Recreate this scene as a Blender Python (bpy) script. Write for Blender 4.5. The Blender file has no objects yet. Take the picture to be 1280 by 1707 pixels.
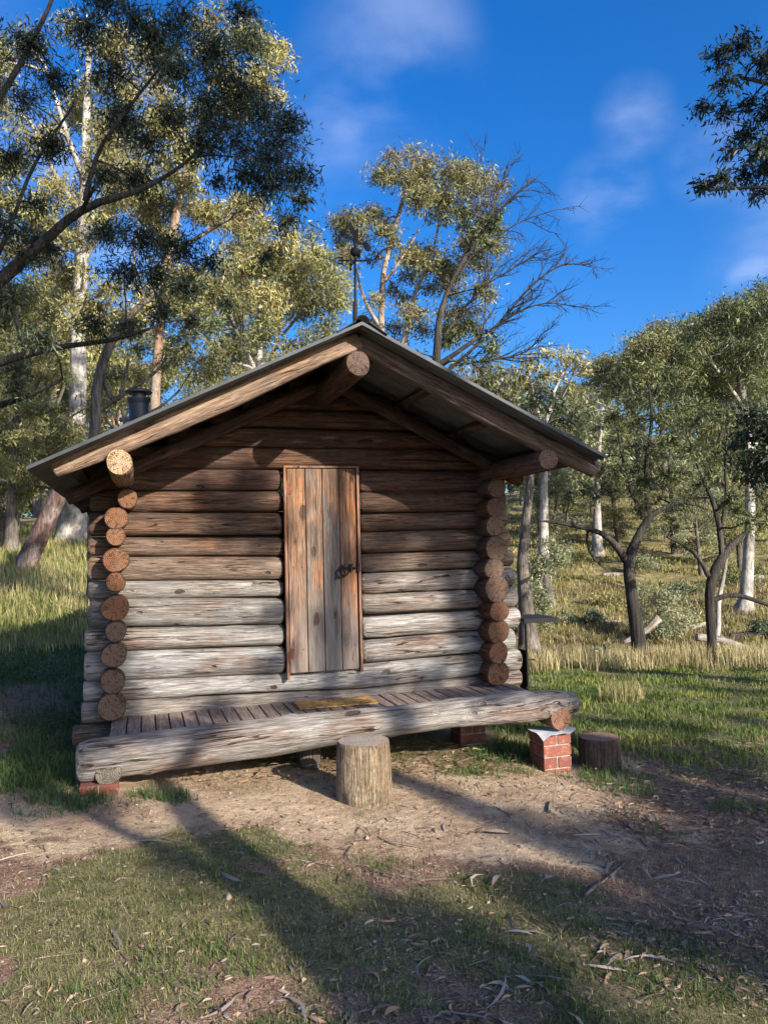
import bpy, bmesh, math, random
import numpy as np
from mathutils import Vector, Matrix

R = random.Random(7)
G = np.random.default_rng(11)
sc = bpy.context.scene
COL = sc.collection

# ------------------------------------------------------------------ camera
F_PX, PITCH, ROLL, EYE = 1314.0, math.radians(2.75), math.radians(1.4), 1.6
cam_d = bpy.data.cameras.new('camera')
cam_d.sensor_fit = 'VERTICAL'; cam_d.sensor_height = 24.0
cam_d.lens = 24.0 * F_PX / 1707.0
cam_d.clip_start = 0.05; cam_d.clip_end = 3000
cam = bpy.data.objects.new('camera', cam_d); COL.objects.link(cam)
cr, sr, cp, sp = math.cos(ROLL), math.sin(ROLL), math.cos(PITCH), math.sin(PITCH)
def tilt(v): return Vector((v[0], v[1]*cp - v[2]*sp, v[1]*sp + v[2]*cp))
ax_r, ax_u, ax_f = tilt((cr, 0, -sr)), tilt((sr, 0, cr)), tilt((0, 1, 0))
cam.matrix_world = Matrix(((ax_r.x, ax_u.x, -ax_f.x, 0), (ax_r.y, ax_u.y, -ax_f.y, 0),
                           (ax_r.z, ax_u.z, -ax_f.z, EYE), (0, 0, 0, 1)))
sc.camera = cam

# ------------------------------------------------------------------ world and sun
SUN = Vector((0.618, -0.682, 0.39)).normalized()
wd = bpy.data.worlds.new('World'); sc.world = wd; wd.use_nodes = True
wn = wd.node_tree; wl = wn.links
bg = wn.nodes['Background']
sky = wn.nodes.new('ShaderNodeTexSky'); sky.sky_type = 'NISHITA'; sky.sun_disc = False
sky.sun_elevation = math.asin(SUN.z); sky.sun_rotation = math.atan2(SUN.x, SUN.y)
sky.air_density = 1.0; sky.dust_density = 2.4; sky.ozone_density = 6.0
hs = wn.nodes.new('ShaderNodeHueSaturation'); hs.inputs['Saturation'].default_value = 1.25
hs.inputs['Hue'].default_value = 0.508
hs.inputs['Value'].default_value = 0.85
wl.new(sky.outputs[0], hs.inputs['Color'])
# thin wisps of cloud, projected on a flat layer above the place
tc = wn.nodes.new('ShaderNodeTexCoord')
sx = wn.nodes.new('ShaderNodeSeparateXYZ'); wl.new(tc.outputs['Generated'], sx.inputs[0])
def wmath(op, a, b=None, c=None):
    n = wn.nodes.new('ShaderNodeMath'); n.operation = op
    for i, v in enumerate((a, b, c)):
        if v is None: continue
        if isinstance(v, (int, float)): n.inputs[i].default_value = v
        else: wl.new(v, n.inputs[i])
    return n.outputs[0]
zc = wmath('MAXIMUM', wmath('ADD', sx.outputs[2], 0.12), 0.05)
cx = wn.nodes.new('ShaderNodeCombineXYZ')
wl.new(wmath('DIVIDE', sx.outputs[0], zc), cx.inputs[0]); wl.new(wmath('DIVIDE', sx.outputs[1], zc), cx.inputs[1])
def wnoise(scale, detail, off):
    m = wn.nodes.new('ShaderNodeMapping'); m.inputs['Location'].default_value = off
    wl.new(cx.outputs[0], m.inputs[0])
    n = wn.nodes.new('ShaderNodeTexNoise'); n.inputs['Scale'].default_value = scale
    n.inputs['Detail'].default_value = detail; n.inputs['Roughness'].default_value = 0.5
    wl.new(m.outputs[0], n.inputs['Vector']); return n.outputs['Fac']
def wsmooth(v, a, b):
    n = wn.nodes.new('ShaderNodeMapRange'); n.interpolation_type = 'SMOOTHSTEP'
    n.inputs['From Min'].default_value = a; n.inputs['From Max'].default_value = b
    wl.new(v, n.inputs['Value']); return n.outputs[0]
def sky_dir(px, py):
    a, b = px - 640.0, 853.5 - py
    return (a*ax_r + b*ax_u + F_PX*ax_f).normalized()
cl = 0.0                                # a few faint wisps, each round its own direction in the sky
for px_, py_, r0_, r1_, k_ in ((650, 100, .5, 7, .24), (530, 240, .5, 5, .16), (1010, 330, .2, 3.6, .34), (1060, 195, .3, 3.0, .32), (1262, 482, .2, 2.4, .35), (1180, 255, .5, 3.5, .22), (200, 330, 3, 10, .2), (-500, 200, 4, 20, .5), (1900, 300, 4, 22, .5)):
    dp = wn.nodes.new('ShaderNodeVectorMath'); dp.operation = 'DOT_PRODUCT'; wl.new(tc.outputs['Generated'], dp.inputs[0]); dp.inputs[1].default_value = sky_dir(px_, py_)
    cl = wmath('ADD', wmath('MULTIPLY', wsmooth(dp.outputs['Value'], math.cos(math.radians(r1_)), math.cos(math.radians(r0_))), k_), cl)
cl = wmath('MULTIPLY', cl, wsmooth(wnoise(3.6, 7, (0, 0, 4)), 0.36, 0.78))
mx = wn.nodes.new('ShaderNodeMix'); mx.data_type = 'RGBA'
wl.new(cl, mx.inputs['Factor']); wl.new(hs.outputs[0], mx.inputs[6]); mx.inputs[7].default_value = (3.3, 3.7, 4.7, 1)
wl.new(mx.outputs[2], bg.inputs[0]); bg.inputs[1].default_value = 0.145

sd = bpy.data.lights.new('sun', 'SUN'); sd.energy = 4.9; sd.angle = math.radians(0.53); sd.color = (1.0, 0.93, 0.82)
sun = bpy.data.objects.new('sun', sd); COL.objects.link(sun)
sun.rotation_euler = SUN.to_track_quat('Z', 'Y').to_euler()
sun.location = (12, -13, 14)
vs = sc.view_settings; vs.view_transform = 'Standard'; vs.look = 'None'; vs.gamma = 1; vs.exposure = 1.05; vs.use_curve_mapping = False
sc.cycles.max_bounces = 6; sc.cycles.diffuse_bounces = 4; sc.cycles.transparent_max_bounces = 4

# ------------------------------------------------------------------ pixels and places
def ray(px, py):
    a, b = px - 640.0, 853.5 - py
    return (a*ax_r + b*ax_u + F_PX*ax_f) / F_PX
TH = math.radians(17.1); ct, st = math.cos(TH), math.sin(TH)
def wallpt(px, py, D):                 # pixel -> (u, D, z) in the cabin's own frame, on the plane D
    v = ray(px, py); t = D / (-st*v.x + ct*v.y)
    return Vector(((v.x*ct + v.y*st)*t, D, v.z*t + EYE))
def at(px, py, Y):                     # pixel -> world point at depth Y
    v = ray(px, py); t = Y / v.y
    return Vector((v.x*t, Y, v.z*t + EYE))
def smooth(a, b, x):
    t = np.clip((np.asarray(x, float) - a)/(b - a), 0, 1); return t*t*(3 - 2*t)
_tab = G.random((256, 256))
def vnoise(x, y):
    x = np.asarray(x, float); y = np.asarray(y, float)
    xi = np.floor(x).astype(int); yi = np.floor(y).astype(int); fx = x - xi; fy = y - yi
    fx = fx*fx*(3 - 2*fx); fy = fy*fy*(3 - 2*fy)
    a = _tab[xi % 256, yi % 256]; b = _tab[(xi+1) % 256, yi % 256]; c = _tab[xi % 256, (yi+1) % 256]; d = _tab[(xi+1) % 256, (yi+1) % 256]
    return (a*(1-fx) + b*fx)*(1-fy) + (c*(1-fx) + d*fx)*fy
def fbm(x, y, o=4):
    s, a, t = 0, .5, 0
    for i in range(o):
        s = s + a*vnoise(x*2**i + 17*i, y*2**i + 9*i); t += a; a *= .5
    return s/t
def ground_z(x, y):
    x = np.asarray(x, float); y = np.asarray(y, float)
    near = -.064*np.clip(x, -6, 4)*smooth(1, 4.5, y)
    zl = np.interp(y, [4, 9.8, 14, 20, 30, 60, 150, 500], [0, .27, .65, 1.23, 2.15, 4.6, 9, 22])
    zr = np.interp(y, [6, 10, 14, 17, 20, 30, 45, 70, 150, 500], [-.14, -.35, -.52, -.95, -.9, .6, 3.0, 6, 12, 30])
    t = smooth(-.33, .12, x/np.maximum(y, 3))
    far = zl*(1-t) + zr*t
    w = smooth(7, 10.5, y)
    z = near*(1-w) + far*w
    z = z + (fbm(x*.9, y*.9) - .5)*.10*smooth(6.5, 12, y) + (fbm(x*.15, y*.15, 2) - .5)*.9*smooth(15, 35, y)
    z = z + (fbm(x*2.2 + 5, y*2.2) - .5)*.035
    return z
def gz(x, y): return float(ground_z(x, y))
def onground(px, py):
    v = ray(px, py); t = 1.0
    for i in range(4000):
        p = v*t
        if p.z + EYE < gz(p.x, p.y): break
        t *= 1.004
    return Vector((p.x, p.y, gz(p.x, p.y)))

# ------------------------------------------------------------------ object helpers
def tag(o, label=None, cat=None, group=None, kind=None):
    if label: o['label'] = label
    if cat: o['category'] = cat
    if group: o['group'] = group
    if kind: o['kind'] = kind
    return o
def empty(name, loc, rz=0, **k):
    o = bpy.data.objects.new(name, None); COL.objects.link(o); o.empty_display_size = .2
    o.location = loc; o.rotation_euler = (0, 0, rz); return tag(o, **k)
def link(name, me, parent=None, loc=(0, 0, 0), color=None, rot=None, **k):
    o = bpy.data.objects.new(name, me); COL.objects.link(o); o.parent = parent; o.location = loc
    if rot is not None: o.rotation_euler = rot
    if color: o.color = (*color, 1)
    return tag(o, **k)
def npmesh(name, V, Fq, mats, cols=None, smooth_=False, midx=None):
    """V (n,3) array, Fq (m,k) array of faces with k corners, cols (m,3) per face colours"""
    me = bpy.data.meshes.new(name); V = np.asarray(V, np.float32); Fq = np.asarray(Fq, np.int32)
    k = Fq.shape[1]; m = len(Fq)
    me.vertices.add(len(V)); me.vertices.foreach_set('co', V.ravel())
    me.loops.add(m*k); me.loops.foreach_set('vertex_index', Fq.ravel())
    me.polygons.add(m); me.polygons.foreach_set('loop_start', np.arange(0, m*k, k, dtype=np.int32))
    me.polygons.foreach_set('loop_total', np.full(m, k, np.int32))
    if smooth_: me.polygons.foreach_set('use_smooth', np.ones(m, bool))
    if midx is not None: me.polygons.foreach_set('material_index', np.asarray(midx, np.int32))
    me.update(calc_edges=True)
    for q in (mats if isinstance(mats, (list, tuple)) else [mats]): me.materials.append(q)
    if cols is not None:
        at_ = me.color_attributes.new('tint', 'FLOAT_COLOR', 'CORNER')
        c4 = np.ones((m, k, 4), np.float32); c4[:, :, :3] = np.asarray(cols)[:, None, :]
        at_.data.foreach_set('color', c4.ravel())
    return me
class MB:
    def __init__(s): s.v, s.f, s.m, s.sm = [], [], [], []
    def add(s, v, f, m=0, sm=False):
        n = len(s.v); s.v += [tuple(p) for p in v]
        for q in f: s.f.append([i + n for i in q]); s.m.append(m); s.sm.append(sm)
    def box(s, c, d, m=0, M=None):
        x, y, z = d[0]/2, d[1]/2, d[2]/2; c = Vector(c)
        v = [Vector((i*x, j*y, k*z)) for i in (-1, 1) for j in (-1, 1) for k in (-1, 1)]
        v = [(M @ p if M else p) + c for p in v]
        s.add(v, [(0, 1, 3, 2), (4, 6, 7, 5), (0, 4, 5, 1), (2, 3, 7, 6), (0, 2, 6, 4), (1, 5, 7, 3)], m)
    def tube(s, pts, rad, n=8, m=0, cap=True, capm=None, closed=False):
        pts = [Vector(p) for p in pts]; k = len(pts)
        if not isinstance(rad, (list, tuple)): rad = [rad]*k
        vs, fs = [], []; up = None
        for i, p in enumerate(pts):
            a = pts[(i-1) % k] if (i > 0 or closed) else p; b = pts[(i+1) % k] if (i < k-1 or closed) else p
            d = (b - a).normalized()
            if up is None: up = d.orthogonal().normalized()
            up = (up - d*up.dot(d)).normalized(); w = d.cross(up)
            vs += [p + (up*math.cos(2*math.pi*j/n) + w*math.sin(2*math.pi*j/n))*rad[i] for j in range(n)]
        for i in range(k if closed else k-1):
            for j in range(n):
                a, b = i*n + j, i*n + (j+1) % n; c, d_ = ((i+1) % k)*n + (j+1) % n, ((i+1) % k)*n + j
                fs.append((a, b, c, d_))
        s.add(vs, fs, m, True)
        if cap and not closed:
            s.add(vs[:n], [tuple(range(n))[::-1]], m if capm is None else capm)
            s.add(vs[-n:], [tuple(range(n))], m if capm is None else capm)
    def mesh(s, name, mats):
        me = bpy.data.meshes.new(name); me.from_pydata(s.v, [], s.f)
        for q in (mats if isinstance(mats, (list, tuple)) else [mats]): me.materials.append(q)
        me.polygons.foreach_set('material_index', s.m); me.polygons.foreach_set('use_smooth', s.sm); me.update(); return me
    def build(s, name, mats, parent=None, loc=(0, 0, 0), color=None, **k):
        return link(name, s.mesh(name, mats), parent, loc, color, **k)
def bevel_mesh(me, w, seg=1):
    bm = bmesh.new(); bm.from_mesh(me)
    bmesh.ops.bevel(bm, geom=bm.edges[:], offset=w, segments=seg, affect='EDGES', clamp_overlap=True)
    bm.to_mesh(me); bm.free(); return me

# ------------------------------------------------------------------ materials
class NT:
    def __init__(s, name):
        s.mat = bpy.data.materials.new(name); s.mat.use_nodes = True; s.t = s.mat.node_tree; s.b = s.t.nodes['Principled BSDF']
        s.out = s.t.nodes['Material Output']
    def n(s, typ, **k):
        q = s.t.nodes.new('ShaderNode' + typ)
        for a, b in k.items(): setattr(q, a, b)
        return q
    def set(s, sock, v):
        if isinstance(v, bpy.types.NodeSocket): s.t.links.new(v, sock)
        elif isinstance(v, (tuple, list)) and len(v) == 3 and sock.type == 'RGBA': sock.default_value = (*v, 1)
        elif sock.type == 'VECTOR' and isinstance(v, (int, float)): sock.default_value = (v, v, v)
        else: sock.default_value = v
    def math(s, op, a, b=0.0, clamp=False):
        q = s.n('Math', operation=op, use_clamp=clamp); s.set(q.inputs[0], a); s.set(q.inputs[1], b); return q.outputs[0]
    def vmath(s, op, a, b=None):
        q = s.n('VectorMath', operation=op); s.set(q.inputs[0], a)
        if b is not None: s.set(q.inputs[1], b)
        return q.outputs[1] if op in ('LENGTH', 'DOT_PRODUCT') else q.outputs[0]
    def noise(s, vec, scale, detail=4, rough=.55, dist=0.0):
        q = s.n('TexNoise'); s.set(q.inputs['Vector'], vec); s.set(q.inputs['Scale'], scale); s.set(q.inputs['Detail'], detail)
        s.set(q.inputs['Roughness'], rough); s.set(q.inputs['Distortion'], dist); return q.outputs['Fac']
    def voro(s, vec, scale, feature='F1'):
        q = s.n('TexVoronoi', feature=feature); s.set(q.inputs['Vector'], vec); s.set(q.inputs['Scale'], scale); return q.outputs['Distance']
    def ms(s, v, a, b, lo=0.0, hi=1.0):
        q = s.n('MapRange', interpolation_type='SMOOTHSTEP'); s.set(q.inputs['Value'], v)
        for i, w in zip(('From Min', 'From Max', 'To Min', 'To Max'), (a, b, lo, hi)): s.set(q.inputs[i], w)
        return q.outputs[0]
    def mix(s, f, a, b, mode='MIX'):
        q = s.n('Mix', data_type='RGBA', blend_type=mode); s.set(q.inputs[0], f); s.set(q.inputs[6], a); s.set(q.inputs[7], b); return q.outputs[2]
    def scalecol(s, c, f):
        q = s.n('Vector'+'Math', operation='SCALE'); s.set(q.inputs[0], c); s.set(q.inputs['Scale'], f); return q.outputs[0]
    def bump(s, h, strength=.5, dist=.01):
        q = s.n('Bump'); s.set(q.inputs['Height'], h); s.set(q.inputs['Strength'], strength); s.set(q.inputs['Distance'], dist)
        s.t.links.new(q.outputs[0], s.b.inputs['Normal'])
    def fin(s, col, rough=.8, metal=0.0, spec=.3):
        s.set(s.b.inputs['Base Color'], col); s.set(s.b.inputs['Roughness'], rough); s.set(s.b.inputs['Metallic'], metal)
        s.set(s.b.inputs['Specular IOR Level'], spec); return s.mat
def obj_vec(m, mul):
    tcn = m.n('TexCoord'); oi = m.n('ObjectInfo')
    off = m.vmath('SCALE', (91.3, 57.1, 33.7)); m.t.links.new(oi.outputs['Random'], off.node.inputs['Scale'])
    v = m.vmath('ADD', tcn.outputs['Object'], off)
    return tcn.outputs['Object'], v, m.vmath('MULTIPLY', v, mul), oi

def wood_material(name, warm, knots=True, gstr=1.0, axis=0):
    """long-grained weathered timber; the object's colour is its main tone"""
    m = NT(name)
    def ax(a, b): return (a, b, b) if axis == 0 else ((b, a, b) if axis == 1 else (b, b, a))
    raw, v, g, oi = obj_vec(m, ax(2.2, 30.0))
    warp = m.noise(v, 5.0, 3)
    grain = m.noise(g, 1.6, 8, .68, .6)
    fine = m.noise(m.vmath('MULTIPLY', v, ax(7.0, 130.0)), 1.5, 4, .6)
    blot = m.noise(m.vmath('MULTIPLY', v, ax(1.0, 2.2)), 1.7, 4, .6, .4)
    blot2 = m.noise(m.vmath('MULTIPLY', v, ax(2.2, 8.0)), 2.0, 5, .65)
    crack = m.noise(m.vmath('MULTIPLY', v, ax(.7, 24.0)), 1.1, 2, .5, .8)
    crackm = m.ms(m.math('ABSOLUTE', m.math('SUBTRACT', crack, .5)), .0, .018, 1, 0)
    crackm = m.math('MULTIPLY', crackm, m.ms(blot, .44, .56))
    base = oi.outputs['Color']
    col = m.mix(m.ms(blot, .46, .70), base, m.mix(.6, base, warm))
    col = m.mix(m.math('MULTIPLY', m.ms(blot2, .52, .78), .6), col, (.24, .21, .18), 'MIX')
    col = m.scalecol(col, m.ms(grain, .33, .67, .52, 1.24))
    col = m.scalecol(col, m.ms(fine, .32, .7, .60, 1.2))
    h = m.math('ADD', m.math('MULTIPLY', grain, .8), m.math('MULTIPLY', fine, .35))
    if axis == 2 and gstr < .5:
        sz = m.n('SeparateXYZ'); m.set(sz.inputs[0], raw)
        low = m.ms(m.math('ADD', sz.outputs[2], m.math('MULTIPLY', m.math('SUBTRACT', blot, .5), 1.6)), .15, -.65)
        col = m.mix(m.math('MULTIPLY', low, .6), col, (.20, .175, .155)); dk = m.ms(m.noise(m.vmath('MULTIPLY', v, (9, 9, 1.6)), 1.3, 3), .56, .68)
        col = m.mix(m.math('MULTIPLY', dk, .55), col, (.055, .04, .035))
    if knots:
        kv = m.vmath('ADD', m.vmath('MULTIPLY', v, ax(3.2, 6.5)), m.scalecol(m.vmath('SUBTRACT', m.noise(v, 9, 2), .5), .25))
        kd = m.math('ADD', m.voro(kv, 1.0), m.math('MULTIPLY', m.math('SUBTRACT', m.noise(v, 2.2, 1), .42), .5)); kk = m.ms(kd, .10, .18, 1, 0)
        ring = m.math('MULTIPLY', m.ms(kd, .10, .38, 1, 0), m.ms(m.math('SINE', m.math('MULTIPLY', kd, 95.0)), -.3, 1))
        col = m.mix(m.math('MULTIPLY', ring, .6), col, m.scalecol(warm, .5) if False else (.09, .055, .035))
        col = m.mix(m.math('MULTIPLY', kk, .8), col, (.045, .026, .018)); h = m.math('ADD', h, m.math('MULTIPLY', kk, -.6))
    if axis == 1: crackm = m.math('MULTIPLY', crackm, .15)
    col = m.mix(m.math('MULTIPLY', crackm, .85), col, (.012, .009, .008))
    h = m.math('SUBTRACT', h, m.math('MULTIPLY', crackm, 1.1))
    m.bump(h, 1.0*gstr, .03)
    return m.fin(col, .78, 0, .25)
def end_material(name):
    """sawn end of a log: growth rings, radial splits, the object's second tone from its own random number"""
    m = NT(name); raw, v, g, oi = obj_vec(m, (1, 1, 1))
    sx_ = m.n('SeparateXYZ'); m.set(sx_.inputs[0], raw)
    yz = m.n('CombineXYZ'); m.set(yz.inputs[0], sx_.outputs[1]); m.set(yz.inputs[1], sx_.outputs[2])
    rr = m.vmath('LENGTH', yz.outputs[0])
    wob = m.noise(v, 16, 4)
    ring = m.math('SINE', m.math('MULTIPLY', m.math('ADD', rr, m.math('MULTIPLY', wob, .022)), 470.0))
    ang = m.math('ARCTAN2', sx_.outputs[1], sx_.outputs[2])
    spl = m.noise(m.vmath('ADD', v, (0, 0, 0)), 60, 5, .7)
    av = m.n('CombineXYZ'); m.set(av.inputs[0], m.math('MULTIPLY', ang, 1.0)); m.set(av.inputs[1], m.math('MULTIPLY', oi.outputs['Random'], 40)); m.set(av.inputs[2], m.math('MULTIPLY', rr, 4))
    rad = m.noise(av.outputs[0], 2.3, 3, .5)
    radm = m.math('MULTIPLY', m.ms(m.math('ABSOLUTE', m.math('SUBTRACT', rad, .5)), 0, .035, 1, 0), m.ms(rr, .004, .02))
    a = oi.outputs['Color']
    col = m.mix(m.math('MULTIPLY', m.ms(wob, .45, .7), .5), a, (.13, .085, .06))
    col = m.scalecol(col, m.ms(ring, -1, 1, .68, 1.15)); col = m.scalecol(col, m.ms(spl, .3, .7, .84, 1.12))
    col = m.mix(m.math('MULTIPLY', radm, .95), col, (.02, .012, .008))
    m.bump(m.math('ADD', m.math('MULTIPLY', spl, .8), m.math('MULTIPLY', ring, .12)), .5, .006)
    return m.fin(col, .85, 0, .2)
M_LOG = wood_material('weathered_log_wood', (.24, .115, .058))
M_PLANK = wood_material('door_plank_wood', (.42, .17, .06), knots=True, gstr=.45, axis=2)
M_DECK = wood_material('deck_board_wood', (.20, .15, .115), knots=False, gstr=.3, axis=1)
M_END = end_material('log_end_grain')

def plain(name, col, rough=.6, metal=0.0, nscale=12, var=.35, bump=.2):
    m = NT(name); raw, v, g, oi = obj_vec(m, (1, 1, 1))
    n1 = m.noise(v, nscale, 6, .6); n2 = m.noise(v, nscale*6, 3)
    c = m.scalecol(m.mix(0, col, col), m.ms(n1, .3, .7, 1-var, 1+var)); m.bump(m.math('ADD', n1, m.math('MULTIPLY', n2, .5)), bump, .004)
    return m.fin(c, rough, metal, .4)
M_IRON = plain('black_iron', (.006, .006, .006), .8, .0)
M_EDGE = plain('dark_roof_edge_steel', (.045, .047, .050), .6, .5, 6, .25, .05)
M_RUST = plain('rusty_steel', (.16, .055, .028), .75, .3)
M_ZINC = plain('dull_roofing_steel', (.12, .123, .126), .6, .55, 6, .25, .05)
M_TIN = plain('bright_galvanised_sheet', (.74, .78, .82), .38, .35, 9, .2, .1)
M_FLUE = plain('dark_flue_steel', (.030, .032, .038), .5, .4)
def brick_material():
    m = NT('red_clay_brick'); raw, v, g, oi = obj_vec(m, (1, 1, 1))
    n1 = m.noise(v, 22, 6, .65); n2 = m.noise(v, 130, 3)
    c = m.scalecol(m.mix(m.ms(n1, .5, .72), oi.outputs['Color'], (.30, .18, .14)), m.ms(n2, .3, .7, .75, 1.2)); m.bump(m.math('ADD', n1, n2), .5, .004)
    return m.fin(c, .9, 0, .15)
M_BRICK = brick_material()
M_MORTAR = plain('sandy_mortar', (.27, .23, .18), .95, 0, 40, .3, .6)
M_MAT = plain('coir_mat', (.36, .20, .055), .95, 0, 30, .5, .9)

def foliage_material(name, rough=.5, trans=.25, spec=.35):
    m = NT(name); a = m.n('VertexColor', layer_name='tint')
    m.fin(a.outputs['Color'], rough, 0, spec)
    tr = m.n('BsdfTranslucent'); m.set(tr.inputs['Color'], m.mix(.5, a.outputs['Color'], m.mix(1, a.outputs['Color'], (1.0, 1.0, .35), 'MULTIPLY')))
    mx_ = m.n('MixShader'); m.set(mx_.inputs[0], trans); m.t.links.new(m.b.outputs[0], mx_.inputs[1]); m.t.links.new(tr.outputs[0], mx_.inputs[2])
    m.t.links.new(mx_.outputs[0], m.out.inputs['Surface']); return m.mat
M_LEAF = foliage_material('gum_leaves')
M_GRASS = foliage_material('grass_blades', .6, .3, .2)
M_LITTER = foliage_material('dry_leaf_litter', .7, .05, .2)

def bark_material(name, base, patch, streak=10.0, bump=.7, thr=(.45, .62), dark=.35):
    m = NT(name); tcn = m.n('TexCoord'); v = tcn.outputs['Object']
    g = m.noise(m.vmath('MULTIPLY', v, (streak, streak, 1.3)), 1.6, 6, .65, .6)
    b = m.noise(m.vmath('MULTIPLY', v, (1, 1, .55)), 2.3, 4, .6)
    f = m.noise(v, 38, 4, .6)
    col = m.mix(m.ms(b, *thr), base, patch); col = m.scalecol(col, m.ms(g, .32, .68, dark, 1.25)); col = m.scalecol(col, m.ms(f, .3, .7, .75, 1.15))
    m.bump(m.math('ADD', g, m.math('MULTIPLY', f, .3)), bump, .03); return m.fin(col, .85, 0, .2)
M_BARK_WHITE = bark_material('white_gum_bark', (.42, .385, .335), (.24, .205, .17), 3.0, .5, (.46, .66), .40)
M_BARK_DARK = bark_material('dark_wattle_bark', (.045, .038, .032), (.085, .072, .06), 22, 1.0)
M_BARK_GREY = bark_material('grey_stringy_bark', (.13, .108, .09), (.21, .175, .145), 16, .9)
M_BARK_ORANGE = bark_material('peeling_orange_bark', (.27, .17, .115), (.34, .285, .23), 6, .4, (.42, .62), .5)
M_BARK_STUMP = bark_material('split_stump_bark', (.24, .175, .11), (.33, .27, .20), 36, 1.0, (.4, .65), .3)

# ------------------------------------------------------------------ ground
def dirtness(x, y):
    n = fbm(x*1.1 + 3, y*1.1) - .5; n2 = fbm(x*4, y*4 + 7, 3) - .5
    d = smooth(3.85, 4.55, y + n*1.7 + n2*.9 + .12*x) * (1 - smooth(1.0, 2.1, x - .22*(y-5) + n*1.6 + n2)) * (1 - smooth(0, .8, -(x + 3.2) + n*1.2)) 
    d = d * (1 - smooth(5.9, 6.6, y + n*.6 - .3*(x + .5)) * (x > -2.2)) if False else d
    left = smooth(-2.0, -2.25, x + .12*n)*smooth(5.05, 5.5, y + n*1.0)      # lush grass beside the cabin
    d = d*(1 - left)
    d = d*(1 - smooth(8.2, 9, y))
    return np.clip(d, 0, 1)
def grassiness(x, y):
    n = fbm(x*1.7 + 31, y*1.7 + 4); n2 = fbm(x*6 + 2, y*6, 3)
    g = smooth(.33, .53, n*.65 + n2*.35)
    right = smooth(.2, 2.2, x + (y - 3)*.35)*(1 - smooth(5.4, 6.8, y))
    g = g*(1 - .70*right) + .15*(1 - right)
    g = g*(1-dirtness(x, y)) 
    far = smooth(5.8, 7.0, y + .35*x*(x > 0)*0 + n*.8)
    g = np.maximum(g, far*(.55 + .45*smooth(.3, .5, n)))
    g = np.maximum(g, smooth(-1.95, -2.3, x)*smooth(4.9, 5.5, y + n*.6 - .2)*smooth(.25, .4, n))
    path = np.exp(-((x + 3.6 + .12*(y-7) )/.55)**2)*smooth(5.2, 5.9, y)*(1 - smooth(8.3, 9.2, y))
    g = g*(1 - .85*path)
    return np.clip(g, 0, 1)
def ground():
    def axis(segs):
        a = []
        for lo, hi, n in segs: a += list(np.linspace(lo, hi, n, endpoint=False))
        return np.array(a + [segs[-1][1]])
    X = axis([(-500, -120, 8), (-120, -40, 20), (-40, -12, 35), (-12, -5, 40), (-5, 5, 180), (5, 12, 40), (12, 40, 35), (40, 120, 20), (120, 500, 8)])
    Y = axis([(-120, -20, 8), (-20, 0, 14), (0, 2, 14), (2, 8, 130), (8, 16, 80), (16, 40, 60), (40, 120, 40), (120, 600, 14)])
    xx, yy = np.meshgrid(X, Y, indexing='ij'); zz = ground_z(xx, yy)
    nx, ny = xx.shape; V = np.stack([xx, yy, zz], -1).reshape(-1, 3)
    idx = np.arange(nx*ny).reshape(nx, ny)
    Fq = np.stack([idx[:-1, :-1], idx[1:, :-1], idx[1:, 1:], idx[:-1, 1:]], -1).reshape(-1, 4)
    m = NT('earth_and_turf'); a = m.n('VertexColor', layer_name='cover')
    sep = m.n('SeparateColor'); m.t.links.new(a.outputs['Color'], sep.inputs[0])
    v = m.n('TexCoord').outputs['Object']
    n1 = m.noise(v, 2.0, 5, .6); n2 = m.noise(v, 14, 6, .65); n3 = m.noise(v, 90, 5, .65)
    peb = m.voro(v, 70)
    earth = m.mix(m.ms(n1, .35, .65), (.36, .245, .155), (.52, .385, .25)); earth = m.scalecol(earth, m.ms(n2, .3, .7, .78, 1.15))
    earth = m.scalecol(earth, m.ms(n3, .3, .72, .72, 1.15))
    lit = m.mix(m.ms(n2, .35, .65), (.20, .12, .080), (.31, .20, .135)); lit = m.scalecol(lit, m.ms(n3, .32, .7, .45, 1.35))
    turf = m.mix(m.ms(n2, .35, .65), (.10, .095, .04), (.21, .175, .09)); turf = m.scalecol(turf, m.ms(n3, .3, .7, .6, 1.3))
    dm = m.ms(m.math('ADD', sep.outputs[0], m.math('MULTIPLY', m.math('SUBTRACT', n2, .5), .7)), .35, .65)
    gm = m.ms(m.math('ADD', sep.outputs[1], m.math('MULTIPLY', m.math('SUBTRACT', n2, .5), .9)), .35, .7)
    col = m.mix(gm, m.mix(dm, lit, earth), turf)
    stp = m.mix(m.ms(n1, .35, .6), (.34, .26, .13), (.17, .15, .06)); stp = m.scalecol(stp, m.ms(n2, .3, .7, .6, 1.25))
    col = m.mix(sep.outputs[2], col, stp)
    m.bump(m.math('ADD', m.math('MULTIPLY', n2, 1.0), m.math('MULTIPLY', n3, .5)), .9, .03)
    mat = m.fin(col, .95, 0, .1)
    me = npmesh('ground', V, Fq, mat, smooth_=True)
    ca = me.color_attributes.new('cover', 'FLOAT_COLOR', 'POINT')
    c = np.ones((len(V), 4), np.float32); x, y = V[:, 0], V[:, 1]
    c[:, 0] = dirtness(x, y); c[:, 1] = grassiness(x, y); c[:, 2] = smooth(9, 16, y)*.9
    ca.data.foreach_set('color', c.ravel())
    link('ground', me, kind='structure')
ground()

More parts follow.
